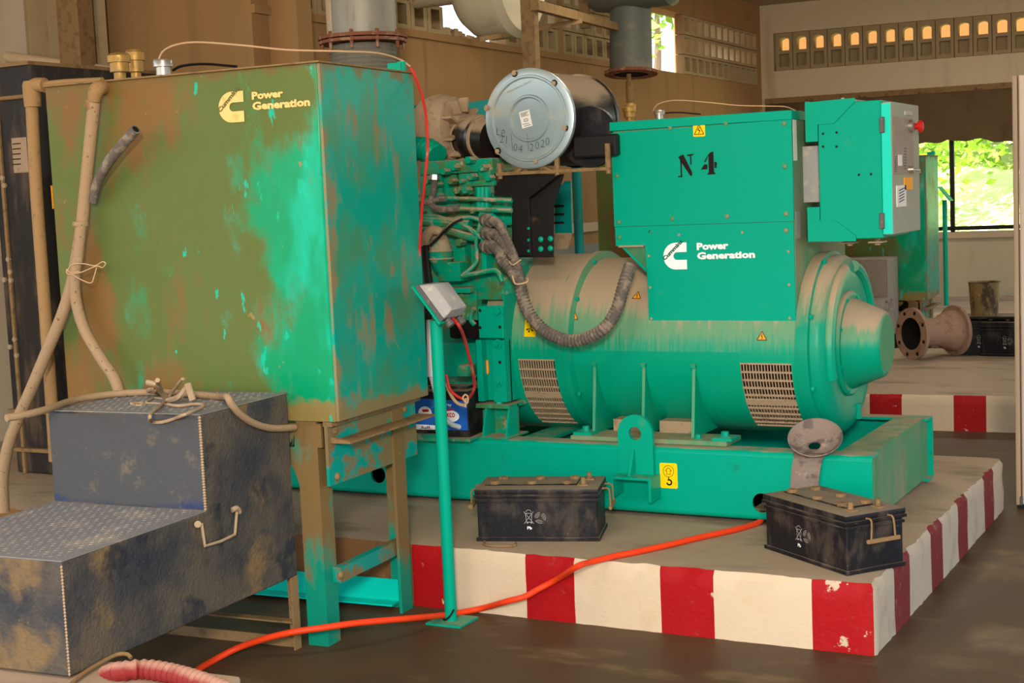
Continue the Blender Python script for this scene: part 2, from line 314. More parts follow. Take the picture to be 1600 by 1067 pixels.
def fill(bm, pts, O, U, Vv, t=.001):
    O, U, Vv = V(O), V(U).normalized(), V(Vv).normalized(); N = U.cross(Vv).normalized()
    bm.faces.new([bm.verts.new(O + U * a + Vv * b + N * t) for a, b in pts])
# ------------------------------------------------------------------ object helpers
ROOTS = {}
SPLIT = {'bolts': 'bolt', 'rivets': 'rivet', 'foot_bolts': 'bolt', 'flange_bolts': 'flange_bolt', 'foot_plate': 0, 'cross_member': 0, 'floor_pan': 0, 'foot_web': 0, 'long_beam': 0, 'injector_lines': 'injector_line', 'fuel_lines': 'fuel_line', 'fuel_hose': 0, 'hinge': 0, 'hose_clamp': 0, 'base_rail': 0, 'louvre': 0, 'mounting_feet': 'mounting_foot', 'cable_gland': 0, 'bolt_holes': 'bolt_hole', 'shoulder': 0, 'radiator_flange': 0, 'handle_': 0}
STUFF = {'weld_bead', 'panel_markings', 'label_print', 'pictogram', 'turbo_fins', 'grille', 'recycling_marks', 'filter_frame', 'rope_scraps_', 'stencil_number'}
def islands(bm):
    left = set(bm.verts); out = []
    while left:
        st = [left.pop()]; comp = set(st)
        while st:
            for e in st.pop().link_edges:
                for v_ in e.verts:
                    if v_ in left: left.discard(v_); comp.add(v_); st.append(v_)
        out.append(comp)
    return out
def obj(name, bm, m, parent=None, label=None, angle=35, loc=None):
    if parent is not None and name in SPLIT:
        nm = SPLIT[name] or name; isl = islands(bm); last = None
        for comp in isl:
            b = B(); mp = {v_: b.verts.new(v_.co) for v_ in comp}
            for f in {f for v_ in comp for f in v_.link_faces}: b.faces.new([mp[v_] for v_ in f.verts])
            bmesh.ops.recalc_face_normals(b, faces=b.faces[:]); last = obj1(nm, b, m, parent, label, angle, loc)
        bm.free(); return last
    o = obj1(name, bm, m, parent, label, angle, loc)
    if name in STUFF and parent is not None: o['kind'] = 'stuff'
    return o
def obj1(name, bm, m, parent=None, label=None, angle=35, loc=None):
    bm.transform(FR)
    if parent is None:
        if loc is not None: bm.transform(MX.Translation(-(FR @ V(loc))))
    else: bm.transform(ROOTS[parent.name].inverted())
    me = bpy.data.meshes.new(name); bm.to_mesh(me); bm.free()
    for x in (m if isinstance(m, list) else [m]): me.materials.append(x)
    me.shade_smooth(); me.set_sharp_from_angle(angle=math.radians(angle))
    o = bpy.data.objects.new(name, me); S.collection.objects.link(o)
    if parent is not None: o.parent = parent; ROOTS[o.name] = ROOTS[parent.name]
    elif loc is not None: o.location = FR @ V(loc); ROOTS[o.name] = MX.Translation(o.location)
    else: ROOTS[o.name] = MX.Identity(4)
    if label: o['label'] = label
    return o
def thing(name, label, cat, loc, group=None):
    o = bpy.data.objects.new(name, None); S.collection.objects.link(o); o.empty_display_size = .1
    o.location = FR @ V(loc); o.rotation_euler = FR.to_euler(); ROOTS[o.name] = MX.Translation(o.location) @ FR
    o['label'] = label; o['category'] = cat
    if group: o['group'] = group
    return o
def tag(o, label, cat, group=None):
    o['label'] = label; o['category'] = cat
    if group: o['group'] = group
    return o
def struct(name, bm, m, parent=None, label=None, loc=None):
    o = obj(name, bm, m, parent, label, loc=loc)
    if parent is None: o['kind'] = 'structure'
    return o
def copy_tree(o, parent=None):
    c = o.copy(); S.collection.objects.link(c)
    if parent is not None: c.parent = parent; c.matrix_parent_inverse = o.matrix_parent_inverse
    for ch in list(o.children): copy_tree(ch, c)
    return c
def text(s, O, U, Vv, w_, h_, m, parent, name='lettering', bold=0.0, t=.001, shear=0, label=None, spacing=1.0):
    cu = bpy.data.curves.new(name, 'FONT'); cu.body = s; cu.size = 1; cu.offset = bold; cu.shear = shear; cu.space_line = spacing; cu.resolution_u = 2
    to = bpy.data.objects.new('tmp_text', cu); S.collection.objects.link(to)
    bpy.context.view_layer.update()
    me = bpy.data.meshes.new_from_object(to.evaluated_get(bpy.context.evaluated_depsgraph_get()))
    bpy.data.objects.remove(to); bpy.data.curves.remove(cu)
    xs = [v_.co.x for v_ in me.vertices]; ys = [v_.co.y for v_ in me.vertices]
    x0, x1, y0, y1 = min(xs), max(xs), min(ys), max(ys)
    O, U, Vv = V(O), V(U).normalized(), V(Vv).normalized(); N = U.cross(Vv)
    sw = w_ / (x1 - x0); sh = h_ / (y1 - y0) if h_ else sw
    bm = B(); bm.from_mesh(me); bpy.data.meshes.remove(me)
    for v_ in bm.verts: v_.co = O + U * ((v_.co.x - x0) * sw) + Vv * ((v_.co.y - y0) * sh) + N * t
    return obj(name, bm, m, parent, label)
def logo(O, U, Vv, w_, h_, mc, mt, parent):
    o = [(1, 1)] + [(.52 + .52 * math.cos(a), .5 + .5 * math.sin(a)) for a in [PI / 2 + i * PI / 16 for i in range(17)]] + [(1, 0), (1, .355)]
    o += [(.58 - .15 * math.sin(a), .5 - .145 * math.cos(a)) for a in [i * PI / 8 for i in range(9)]] + [(1, .645)]
    bm = B(); plate(bm, [[(a * w_, b * h_) for a, b in o]], O, U, Vv, .0012)
    e = obj('emblem', bm, mc, parent)
    O, U, Vv = V(O), V(U).normalized(), V(Vv).normalized(); a = math.radians(42)
    D = U * math.cos(a) + Vv * math.sin(a); E_ = Vv * math.cos(a) - U * math.sin(a)
    text('Cummins', O + U * w_ * .055 + Vv * h_ * .33, D, E_, w_ * 1.1, h_ * .16, mt, parent, 'lettering', t=.0032, bold=.045)
# ==================================================================== SETTING
setfr(ID)
bm = B(); box(bm, (-9, -4, -.2), (7, 19.6, 0)); struct('floor', bm, FLOOR)
bm = B(); box(bm, (-60, -40, -.35), (60, 90, -.2)); struct('ground', bm, YARD)
def plinth(name, x0, x1, y0, y1, h, fcol, scol, mats, seed=1):
    """curb-edged slab; front (low y) and right side faces carry painted blocks as separate faces"""
    rnd = random.Random(seed); bm = B()
    def pos(a, b, bounds):
        xs = sorted(set([a, b] + [q for q, _ in bounds if a < q < b])); out = []
        for p, q in zip(xs, xs[1:]):
            n = max(1, int((q - p) / .035)); out += [p + (q - p) * i / n for i in range(n)]
        return out + [b]
    P = [(x, y0, 0, 1, fcol, x) for x in pos(x0, x1 - .02, fcol)]
    P.append((x1 - .006, y0 + .006, -.7, .7, fcol, x1 - .03))
    P += [(x1, y, -1, 0, scol, y) for y in pos(y0 + .02, y1, scol)]
    rows = []
    for (x, y, nx, ny, cl, c) in P:
        j = abs(rnd.gauss(0, .008)); k = rnd.uniform(-.003, .003)
        if rnd.random() < .12: j += .012
        col = []
        for li, (d, z) in enumerate(((rnd.uniform(-.004, .002), 0), (k, h * .35), (-k, h * .7), (.001, h - .018 - j * .6), (.006 + j, h - .003), (.05 + j, h), (.12, h))):
            px_, py_ = x + nx * d, y + ny * d
            if li >= 4: px_ = min(px_, x1 - d); py_ = max(py_, y0 + d)
            col.append(bm.verts.new((px_, py_, z)))
        rows.append((col, cl, c))
    for (a, cl, c0), (b, cl2, c1) in zip(rows, rows[1:]):
        c = (c0 + c1) / 2 if cl is cl2 else c1 + .001
        use = cl2 if cl is not cl2 else cl
        mi = 0
        for q, idx in use:
            if c >= q: mi = idx
        for r in range(6):
            f = bm.faces.new((a[r], b[r], b[r + 1], a[r + 1])); f.material_index = mi if r < 4 else 0
    top = [rows[0][0][-1], rows[-1][0][-1], bm.verts.new((x0, y1, h))]
    seen = []
    for r in rows:
        v_ = r[0][-1]
        if not seen or (v_.co - seen[-1].co).length > 1e-5: seen.append(v_)
    top = seen + [top[-1]]
    # keep the inner outline simple
    f = bm.faces.new(top); f.material_index = 0
    bt = [bm.verts.new((x0, y1, 0)), bm.verts.new((x1, y1, 0))]
    bm.faces.new((top[-1], bt[0], bt[1], rows[-1][0][2], rows[-1][0][4], top[-2])); bmesh.ops.triangulate(bm, faces=[f])
    bmesh.ops.recalc_face_normals(bm, faces=bm.faces[:])
    return struct(name, bm, mats)
FC = [(-99, 3), (-3.300, 1), (-3.103, 2), (-2.759, 1), (-2.542, 2), (-2.173, 1), (-1.956, 2), (-1.576, 1)]
SC = [(-99, 5), (5.396, 4), (5.642, 5), (6.012, 4), (6.232, 5), (6.549, 4), (6.76, 5), (7.157, 4), (7.40, 5)]
SMATS = [CONC, STRIPR, STRIPW, STRIPB, STRIPRD, STRIPWS]
plinth('plinth', -8.3, -1.345, 5.11, 7.66, .265, FC, SC, SMATS)
setfr(T)
a = [hit(u, 640, 1, 10.1)[0] for u in (1359, 1409, 1490, 1541)]
plinth('plinth', -7.0, .6, 10.1, 12.9, .245, [(-99, 2), (a[0] - 1.2, 1), (a[0] - .8, 2), (a[0], 1), (a[1], 2), (a[2], 1), (a[3], 2)], [(-99, 5)], SMATS, 5)
plinth('plinth', -6.5, .6, 15.2, 17.2, .35, [(-99, 2)], [(-99, 2)], SMATS, 8)
# low slab under the foot of the steps
bm = B(); box(bm, (-6.5, 1.2, 0), (-2.62, 3.58, .285), .012, 2); struct('plinth', bm, CONC)
# ---- far wall (called right: it closes the hall on the right of the picture)
YW = 17.7
def X(u, v=100): return hit(u, v, 1, YW)[0]
xc = -4.74; xR = 1.2
sill = 1.065; wtop = 2.70; vb, vt = 3.07, 3.52
bm = B()
box(bm, (xc - .3, YW, 0), (xR, YW + .2, sill)); box(bm, (xc - .3, YW, wtop), (xR, YW + .2, vb)); box(bm, (xc - .3, YW, vt), (xR, YW + .2, 3.9))
box(bm, (xc - .3, YW, vb), (-4.57, YW + .2, vt)); box(bm, (-1.60, YW, vb), (xR, YW + .2, vt)); box(bm, (xc - .3, YW, sill), (-4.68, YW + .2, wtop)); box(bm, (-.9, YW, sill), (xR, YW + .2, wtop))
box(bm, (xc - .3, YW + .2, vb - .02), (xR, YW + .24, vb))
WR = struct('wall_right', bm, WALLR)
def vent_block(parent, O, U, wd, ht, dp, arch=True, m=BLOCK, n=6):
    """claustra unit: front face with an arched through hole above and a shallow blind pocket below"""
    O, U = V(O), V(U).normalized(); Z = V((0, 0, 1)); D = -U.cross(Z); D.normalize()
    bm = B(); hw = wd * .30; c = wd / 2
    if arch:
        h1 = [(c - hw, ht * .53), (c + hw, ht * .53), (c + hw, ht * .80)] + [(c + hw * math.cos(a), ht * .80 + hw * .55 * math.sin(a)) for a in [PI * i / n for i in range(1, n)]] + [(c - hw, ht * .80)]
        h2 = [(c - hw, ht * .1), (c + hw, ht * .1), (c + hw, ht * .44), (c - hw, ht * .44)]
    else:
        h1 = [(c - hw, ht * .12), (c + hw, ht * .12), (c + hw, ht * .82), (c - hw, ht * .82)]; h2 = None
    loops = [[(0.004, .004), (wd - .004, .004), (wd - .004, ht - .004), (.004, ht - .004)], h1] + ([h2] if h2 else [])
    plate(bm, loops, O + D * dp, U, Z, dp)
    if h2:
        q = [(c - hw - .005, ht * .09), (c + hw + .005, ht * .09), (c + hw + .005, ht * .45), (c - hw - .005, ht * .45)]
        fill(bm, q, O + D * dp * .55, U, Z, 0)
    return obj('vent_block', bm, m, parent)
nb = 14; x0b, x1b = -4.545, -1.625; pw = (x1b - x0b) / nb
vb0 = None
for i in range(nb):
    if vb0 is None: vb0 = vent_block(WR, (x0b + i * pw, YW + .01, vb), (1, 0, 0), pw, vt - vb, .17)
    else:
        c = vb0.copy(); S.collection.objects.link(c); c.parent = WR; c.matrix_world = T @ MX.Translation((i * pw, 0, 0)) @ T.inverted()
# window in the far wall
wx0, wx1 = -4.68, -.9; mid = X(1487, 280)
bm = B(); fw = .045
for (a, b) in ((wx0, wx0 + fw), (wx1 - fw, wx1), (mid - .025, mid + .025), (X(1405, 250) - .02, X(1405, 250) + .02), (-3.6, -3.56), (X(1600, 250), X(1600, 250) + .04)):
    box(bm, (a, YW + .02, sill), (b, YW + .07, wtop))
MU = bm; bm = B()
for z in (sill + .02, wtop - .05): box(bm, (wx0, YW + .02, z), (wx1, YW + .07, z + fw))
WN = struct('window_1', bm, WINF)
SPLIT['mullion'] = 0; obj('mullion', MU, WINF, WN)
bm = B(); box(bm, (wx0, YW - .05, sill - .07), (wx1, YW + .02, sill)); obj('window_sill', bm, STRIPW, WN)
bm = B(); nx, nz = 60, 8; g = []
zb = hit(1520, 217, 1, YW)[2]
for i in range(nx + 1):
    x = wx0 + (wx1 - wx0) * i / nx; s = zb + .03 * math.sin(i * .37) + .015 * math.sin(i * 1.3) - (.04 if x > mid else 0)
    g.append([bm.verts.new((x, YW - .09 + .02 * math.sin(i * .6 + j * .8) + .01 * j, s + (wtop + .02 - s) * j / nz)) for j in range(nz + 1)])
for i in range(nx):
    for j in range(nz): bm.faces.new((g[i][j], g[i + 1][j], g[i + 1][j + 1], g[i][j + 1]))
tag(obj('shade_net', bm, NET), 'brown woven shade net hanging over the upper half of the far window', 'net')
bm = B(); box(bm, (wx0, YW - .03, wtop - .02), (wx1, YW + .02, wtop + .045)); obj('window_head', bm, BROWND, WN)
# ---- ceiling
cx = -5.28
bm = B(); box(bm, (-8.0, -3, 3.86), (6, 7.8, 4.05)); struct('ceiling', bm, CEIL); setfr(W); bm = B(); box(bm, (cx - .22, 7.0, 3.862), (6, 18.1, 4.052)); struct('ceiling', bm, CEIL); setfr(T)
bm = B(); box(bm, (-6, YW + .85, 3.14), (1.5, YW + .9, 4.1)); struct('vent_light_panel_far', bm, SUNP)  # panel added outside so the far vent holes look warmly lit
# ---- side wall with vent blocks (left)
setfr(W)
TH = .2; vz0, vz1 = 2.90, 3.52; ys, ye = 7.25, 17.75
def Yw(u, v=60): return hit(u, v, 0, cx)[1]
bm = B()
box(bm, (cx - TH, ys, 0), (cx, ye, 1.25)); b2 = bm
WL = struct('wall_left', b2, WALLG)
bm = B(); box(bm, (cx - TH, ys, 1.25), (cx, ye, vz0)); box(bm, (cx - TH, ys, vz1), (cx, ye, 3.88))
y_open1a, y_open1b = Yw(694), Yw(790)
y_open2a, y_open2b = Yw(1017), Yw(1067.5)
sec = [(Yw(430), y_open1a), (y_open1b, Yw(872)), (Yw(880), y_open2a - .28), (y_open2b, Yw(1182))]
def wallseg(a, b): box(bm, (cx - TH, a, vz0), (cx, b, vz1))
wallseg(ys, sec[0][0]); wallseg(sec[1][1], sec[2][0]); wallseg(sec[2][1], y_open2a); wallseg(sec[3][1], ye)
for a, b in ((8.3, 10.4), (12.1, 15.1), (16.1, 19.4)):
    bq = B(); box(bq, (cx - .58, a, vz0 + .12), (cx - .53, b, 4.1)); struct('vent_light_panel_side', bq, SUNP)  # invented panels that catch the sun and show orange light in the side vents
# broken rubble edge of the first opening
WLU = struct('wall_left', bm, WALLL)
bm = B()
for i in range(36):
    y = y_open1a + (Yw(760) - y_open1a) * random.random(); s = random.uniform(.02, .06)
    obox(bm, (cx - random.uniform(.02, .18), y, vz0 + s * .5), (1, random.uniform(-1, 1), random.uniform(-.6, .6)), (0, 1, 0), (0, 0, 1), s, s * .6, s * .5)
o = obj('rubble', bm, BLOCK, WLU); o['kind'] = 'stuff'
proto = {}
for si, (a, b) in enumerate(sec):
    n = max(2, round((b - a) / .225)); p = (b - a) / n; rh = (vz1 - vz0) / 3
    for i in range(n):
        for r in range(3):
            if si == 0 and i == n - 1 and r == 2: continue
            key = (round(p, 4), r > 0)
            # lower row is blind, upper rows are through holes
            O = V((cx, a + i * p, vz0 + r * rh))
            if key not in proto:
                bm = B(); hw = p * (.34 if si == 3 else .27); c = p / 2
                DP = .09 if si == 3 else .15; h1 = [(c - hw, rh * .16), (c + hw, rh * .16), (c + hw, rh * .86), (c - hw, rh * .86)]
                plate(bm, [[(.004, .004), (p - .004, .004), (p - .004, rh - .004), (.004, rh - .004)], h1], O + V((-DP, 0, 0)), (0, 1, 0), (0, 0, 1), DP)
                if r == 0: fill(bm, [(c - hw - .01, rh * .14), (c + hw + .01, rh * .14), (c + hw + .01, rh * .88), (c - hw - .01, rh * .88)], O + V((-DP * .5, 0, 0)), (0, 1, 0), (0, 0, 1), 0)
                proto[key] = (obj('vent_block', bm, [BLOCK], WLU), O)
            else:
                src, O0 = proto[key]; cpy = src.copy(); S.collection.objects.link(cpy); cpy.parent = WLU
                cpy.matrix_world = W @ MX.Translation(O - O0) @ W.inverted()
# ledge under the blocks
bm = B(); box(bm, (cx, ys, vz0 - .05), (cx + .025, sec[2][1], vz0)); struct('trim_1', bm, WALLL)
bm = B(); box(bm, (cx, ys, 1.36), (cx + .03, ye, 1.44)); struct('trim_2', bm, CEIL)
# return wall that closes the recess of the first machine bay + outer parts far left
setfr(ID)
bm = B(); box(bm, (-7.0, 7.25, 0), (-5.3, 7.4, 3.86)); struct('wall_back', bm, WALLL)
bm = B(); box(bm, (-7.6, 5.0, 0), (-7.45, 9.0, 3.86)); box(bm, (-7.6, 3.0, 0), (-7.45, 5.0, 2.4))
struct('wall_outer', bm, WALLR)
p = ay(121, 60, 6.9)
bm = B(); box(bm, (p.x - .085, 6.85, .3), (p.x + .055, 7.0, 3.86), .01); box(bm, (p.x - .16, 6.9, .3), (p.x - .085, 6.95, 3.86)); struct('trim_3', bm, BROWND)
g_ = thing('corrugated_sheet', 'corrugated metal sheet left of the brown column in upper left corner', 'sheet', (-6.9, 7.0, .3))
bm = B(); xa, xb = ay(40, 50, 7.1).x, ay(165, 50, 7.1).x; n = 44; r0 = []; 
for i in range(n + 1):
    x = xa + (xb - xa) * i / n; y = 7.1 + .035 * math.sin(i * 1.15); r0.append((bm.verts.new((x, y, 2.52)), bm.verts.new((x, y, 3.86))))
for a, b in zip(r0, r0[1:]): bm.faces.new((a[0], b[0], b[1], a[1]))
obj('sheet', bm, BLOCK, g_)
bm = B(); cyl(bm, ay(-40, 82, 7.0), ay(178, 112, 7.0), .035); tag(obj('horizontal_pipe', bm, STRIPW, None, loc=None), 'pale horizontal pipe behind the tank at upper left', 'pipe')
# ==================================================================== OUTDOORS
def tree(x, y, h, cr, n, seed, label, trunk=.14):
    rnd = random.Random(seed); t = thing('tree', label, 'tree', (x, y, -.2), 'trees outside the hall')
    bm = B(); tube(bm, [(x, y, -.2), (x + rnd.uniform(-.3, .3), y, h * .35), (x + rnd.uniform(-.5, .5), y + .2, h * .7), (x + rnd.uniform(-.8, .8), y, h)], [trunk, trunk * .8, trunk * .5, trunk * .2], 8)
    for k in range(5):
        a = rnd.uniform(0, 2 * PI); z = h * rnd.uniform(.3, .7)
        tube(bm, [(x, y, z), (x + math.cos(a) * cr * .5, y + math.sin(a) * cr * .5, z + cr * .4), (x + math.cos(a) * cr * .9, y + math.sin(a) * cr * .9, z + cr * .5)], [trunk * .4, trunk * .2, .015], 6, 4)
    obj('trunk', bm, BARK, t)
    vs, fs = [], []
    cl = [V((x + rnd.gauss(0, cr * .5), y + rnd.gauss(0, cr * .5), h * rnd.uniform(.12, 1.1))) for _ in range(16)]
    for i in range(n):
        c = rnd.choice(cl); p = c + V((rnd.gauss(0, 1), rnd.gauss(0, 1), rnd.gauss(0, 1))) * cr * .24
        if p.z < 0: p.z = -p.z * .5
        a = V((rnd.gauss(0, 1), rnd.gauss(0, 1), rnd.gauss(0, .6))).normalized(); b = a.cross(V((rnd.gauss(0, 1), rnd.gauss(0, 1), rnd.gauss(0, 1)))).normalized()
        s = rnd.uniform(.05, .11); k = len(vs); vs += [p - a * s, p + b * s * .5, p + a * s, p - b * s * .5]; fs.append((k, k + 1, k + 2, k + 3))
    me = bpy.data.meshes.new('foliage'); me.from_pydata([V(v_) - V((x, y, -.2)) for v_ in vs], [], fs); me.materials.append(LEAF)
    o = bpy.data.objects.new('foliage', me); S.collection.objects.link(o); o.parent = t
    return t
LB = ['leafy tree outside seen through the window beside the centre mullion', 'leafy tree outside seen through the right pane of the window',
      'tree outside further back behind the window', 'leafy branches outside the missing vent blocks near the corner', 'leafy tree outside left of the side wall opening', 'bushy tree outside at the left edge of the window']
for i, (x, y, h, cr, n) in enumerate(((-3.7, 24.5, 6.0, 1.9, 5200), (-2.2, 25.5, 6.5, 2.0, 5200), (-4.6, 30, 8, 3.0, 5000), (-8.1, 18.9, 4.6, .85, 2600), (-14, 11, 6, 1.6, 1500), (-5.6, 23.5, 5, 1.6, 3500))):
    tree(x, y, h, cr, n, 10 + i, LB[i], .2 if i < 2 else .12)
setfr(ID)
bm = B(); gx = []
for i in range(25):
    x = -22 + i * 1.2; gx.append([bm.verts.new((x, 19.6 + j * .9, -.25 + max(0, j - 1) ** 1.2 * .19 + .12 * math.sin(x * 1.3 + j))) for j in range(14)])
for a, b in zip(gx, gx[1:]):
    for j in range(13): bm.faces.new((a[j], b[j], b[j + 1], a[j + 1]))
struct('ground_bank', bm, GRASS)
for i, (x, y) in enumerate(((-7.5, 28.5), (-4.8, 28.0), (-2.0, 28.6), (.6, 28.3))):
    rnd = random.Random(40 + i); t = thing('bush', ['bush seen through the left end of the far window', 'bush seen between tank and mullion through the far window', 'broad bush seen just right of the window mullion', 'bush at the right end of the far window near the cabinet'][i], 'bush', (x, y, 1.2), 'bushes outside the window'); vs, fs = [], []
    for k in range(3600):
        a = rnd.uniform(0, 2 * PI); z = rnd.random(); r = 1.9 * math.sqrt(max(0, 1 - z * z)) * rnd.uniform(.75, 1.05)
        p = V((r * math.cos(a), r * math.sin(a) * .6, z * 4.2 + rnd.gauss(0, .15))); u_ = V((rnd.gauss(0, 1), rnd.gauss(0, 1), rnd.gauss(0, 1))).normalized(); w_ = u_.cross(V((rnd.gauss(0, 1), rnd.gauss(0, 1), 1))).normalized(); q_ = rnd.uniform(.08, .17); n_ = len(vs)
        vs += [p - u_ * q_, p + w_ * q_ * .6, p + u_ * q_, p - w_ * q_ * .6]; fs.append((n_, n_ + 1, n_ + 2, n_ + 3))
    me = bpy.data.meshes.new('foliage'); me.from_pydata(vs, [], fs); me.materials.append(LEAF); o = bpy.data.objects.new('foliage', me); S.collection.objects.link(o); o.parent = t
# ==================================================================== GENERATOR SET
setfr(ID)
HB = .265
gen = thing('generator_set', 'large green diesel generator set on a dusty channel skid with N 4 on its box', 'generator', (-3.5, 6.43, HB))
y0, y1 = 5.87, 6.99; zb_, zt = .285, .583; xl, xr = -6.02, -1.545
def channel(x0, x1, yf, d, holes):
    """C rail: web at yf, flanges pointing d (+1/-1) inward, rounded outer corners"""
    bm = B(); t = .012; fl = .11; r = .022
    L_ = x1 - x0
    plate(bm, [[(0, r), (L_, r), (L_, zt - zb_ - r), (0, zt - zb_ - r)]] + holes, (x0, yf + (t if d > 0 else 0), zb_), (1, 0, 0), (0, 0, 1), t)
    for sgn in (1, -1):
        zc = zt - r if sgn > 0 else zb_ + r; pts = []
        for i in range(5):
            a = i * PI / 8; pts.append((yf + d * r * (1 - math.cos(a)), zc + sgn * r * math.sin(a)))
        pts.append((yf + d * fl, zc + sgn * r)); pts.append((yf + d * fl, zc + sgn * (r - t)))
        for i in range(4, -1, -1):
            a = i * PI / 8; pts.append((yf + d * (r - (r - t) * math.cos(a)), zc + sgn * (r - t) * math.sin(a)))
        prism(bm, pts, x0, x1, 0)
    return bm
hl = lambda x, z, r: circ(x - xl, z - zb_, r, 20)
SK = obj('skid', channel(xl, xr, y0, 1, [hl(-3.962, .382, .042), hl(-2.018, .362, .042), hl(-2.989, .379, .03), hl(-5.2, .4, .04)]), SKID, gen)
obj('skid_rail', channel(xl, xr, y1, -1, []), SKID, SK)
bm = B(); box(bm, (-1.582, y0 + .012, zb_ + .005), (-1.57, y1 - .012, zt - .004)); box(bm, (-1.70, y0 + .10, zt - .012), (-1.566, y1 - .10, zt + .001)); box(bm, (-1.57, y0 + .05, zb_), (-1.548, y0 + .062, zt - .008))
obj('end_plate', bm, GDUSTY, SK)
bm = B()
for x in (-3.15, -4.6, -5.8): box(bm, (x - .01, y0 + .012, zb_ + .01), (x + .01, y1 - .012, zt - .02)); box(bm, (x - .07, y0 + .012, zt - .02), (x + .07, y1 - .012, zt - .005))
for x in (-2.15,): box(bm, (x - .06, y0 + .11, zb_ + .01), (x + .06, y1 - .11, zb_ + .03)); 
obj('cross_member', bm, G, SK)
bm = B(); box(bm, (-3.12, y0 + .1, zb_ + .02), (-1.62, y1 - .1, zb_ + .03)); obj('floor_pan', bm, DUSTM, SK)
bm = B(); box(bm, (-5.98, 6.0, zb_ + .1), (-3.2, 6.9, zb_ + .12)); obj('floor_pan', bm, DUSTM, SK)
# lifting lug
bm = B(); c_, top, R_ = -2.583, .642, .083
o_ = [(c_ - R_, .46), (c_ + R_, .46), (c_ + R_, top)] + [(c_ + R_ * math.cos(a), top + R_ * math.sin(a)) for a in [PI * i / 12 for i in range(1, 12)]] + [(c_ - R_, top)]
plate(bm, [o_, circ(c_, top, .03)], (0, y0 - .002, 0), (1, 0, 0), (0, 0, 1), .02)
lug = obj('lifting_lug', bm, G, SK)
bm = B(); prism(bm, [(y0 - .018, .575), (y0 - .03, .575), (y0 - .085, .462), (y0 - .018, .462)], c_ - .012, c_ - .002, 0)
# open-bottomed step bracket under the rib
x0, x1 = -2.665, -2.478
box(bm, (x0, y0 - .11, .452), (x1, y0, .462)); box(bm, (x0, y0 - .11, .375), (x0 + .01, y0, .452)); box(bm, (x1 - .012, y0 - .11, .358), (x1, y0, .452))
obj('bracket_step', bm, G, gen)
# yellow hook sticker
def sticker(O, U, Vv, w_, h_, m, parent, lab):
    bm = B(); r = min(w_, h_) * .1; pts = []
    for cx_, cy_, a0 in ((w_ - r, h_ - r, 0), (r, h_ - r, 90), (r, r, 180), (w_ - r, r, 270)):
        for k in range(4): a = math.radians(a0 + k * 30); pts.append((cx_ + r * math.cos(a), cy_ + r * math.sin(a)))
    plate(bm, [pts], O, U, Vv, .0012); return obj('sticker', bm, m, parent, lab)
P0 = ay(1032, 762, y0); st = sticker(P0, (1, 0, 0), (0, 0, 1), .082, .112, YEL, gen, 'yellow sticker with arrow in circle and lifting hook')
bm = B(); O = P0 + V((0, -.0015, 0)); arc = lambda cx_, cy_, r, a0, a1, n=12: [(cx_ + r * math.cos(math.radians(a0 + (a1 - a0) * i / n)), cy_ + r * math.sin(math.radians(a0 + (a1 - a0) * i / n))) for i in range(n + 1)]
strokes(bm, [arc(.041, .076, .025, 0, 360, 20), [(.033, .062), (.033, .078), (.026, .078), (.041, .092), (.056, .078), (.049, .078), (.049, .062), (.033, .062)]], .002, O, (1, 0, 0), (0, 0, 1))
strokes(bm, [[(.041, .051), (.041, .038)]], .004, O, (1, 0, 0), (0, 0, 1)); strokes(bm, [arc(.043, .027, .011, 120, -160, 12)], .0065, O, (1, 0, 0), (0, 0, 1))
obj('pictogram', bm, BLKI, gen)
# ------------------------------------------------------------ alternator
AX = V((0, 6.43, .985)); XD = V((1, 0, 0))
def lx(prof, seg=56):
    bm = B(); lathe(bm, [(x, r) for x, r in prof], AX, XD, seg); return bm
# rim positions
grL = (-3.235, -3.045); grR = (-2.155, -1.925)
R1, R2 = .425, .402
def shell(x0, x1, R, a0, a1, seg=64, skip=None):
    """cylinder wall covering angles a0..a1 (deg, 0 = towards the camera side -Y, positive up)"""
    bm = B(); n = int(abs(a1 - a0) / 360 * seg) + 1; A = []
    for i in range(n + 1):
        a = math.radians(a0 + (a1 - a0) * i / n); d = V((0, -math.cos(a), math.sin(a)))
        A.append([bm.verts.new(AX + V((x, 0, 0)) + d * r) for x, r in ((x0, R), (x1, R), (x1, R - .012), (x0, R - .012))])
    fs = []
    for a, b in zip(A, A[1:]):
        for k in range(4): fs.append(bm.faces.new((a[k], a[(k + 1) % 4], b[(k + 1) % 4], b[k])))
    fs.append(bm.faces.new(A[0])); fs.append(bm.faces.new(A[-1])); bmesh.ops.recalc_face_normals(bm, faces=fs); return bm
def join(*bms):
    out = B()
    for b in bms:
        me = bpy.data.meshes.new('t'); b.to_mesh(me); b.free(); out.from_mesh(me); bpy.data.meshes.remove(me)
    return out
gs, ge = -6, -62      # grille angles
body = join(shell(-3.30, -2.995, R1, gs, 360 + ge), shell(-3.30, grL[0], R1, ge, gs), shell(grL[1], -2.995, R1, ge, gs),
            shell(-2.995, grR[0], R2, 0, 360, 72), shell(grR[0], -1.89, R2, gs - 1, 360 + ge), shell(grR[1], -1.89, R2, ge, gs - 1))
ALT = obj('alternator', body, GALT, gen)
obj('rotor_housing', lx([(-3.31, .27), (-1.9, .27)], 32), DARKV, ALT)
obj('rim_band', lx([(-2.995, R1), (-2.995, R1 + .012), (-2.965, R1 + .012), (-2.955, R2), (-2.99, R2)]), GALT, ALT)
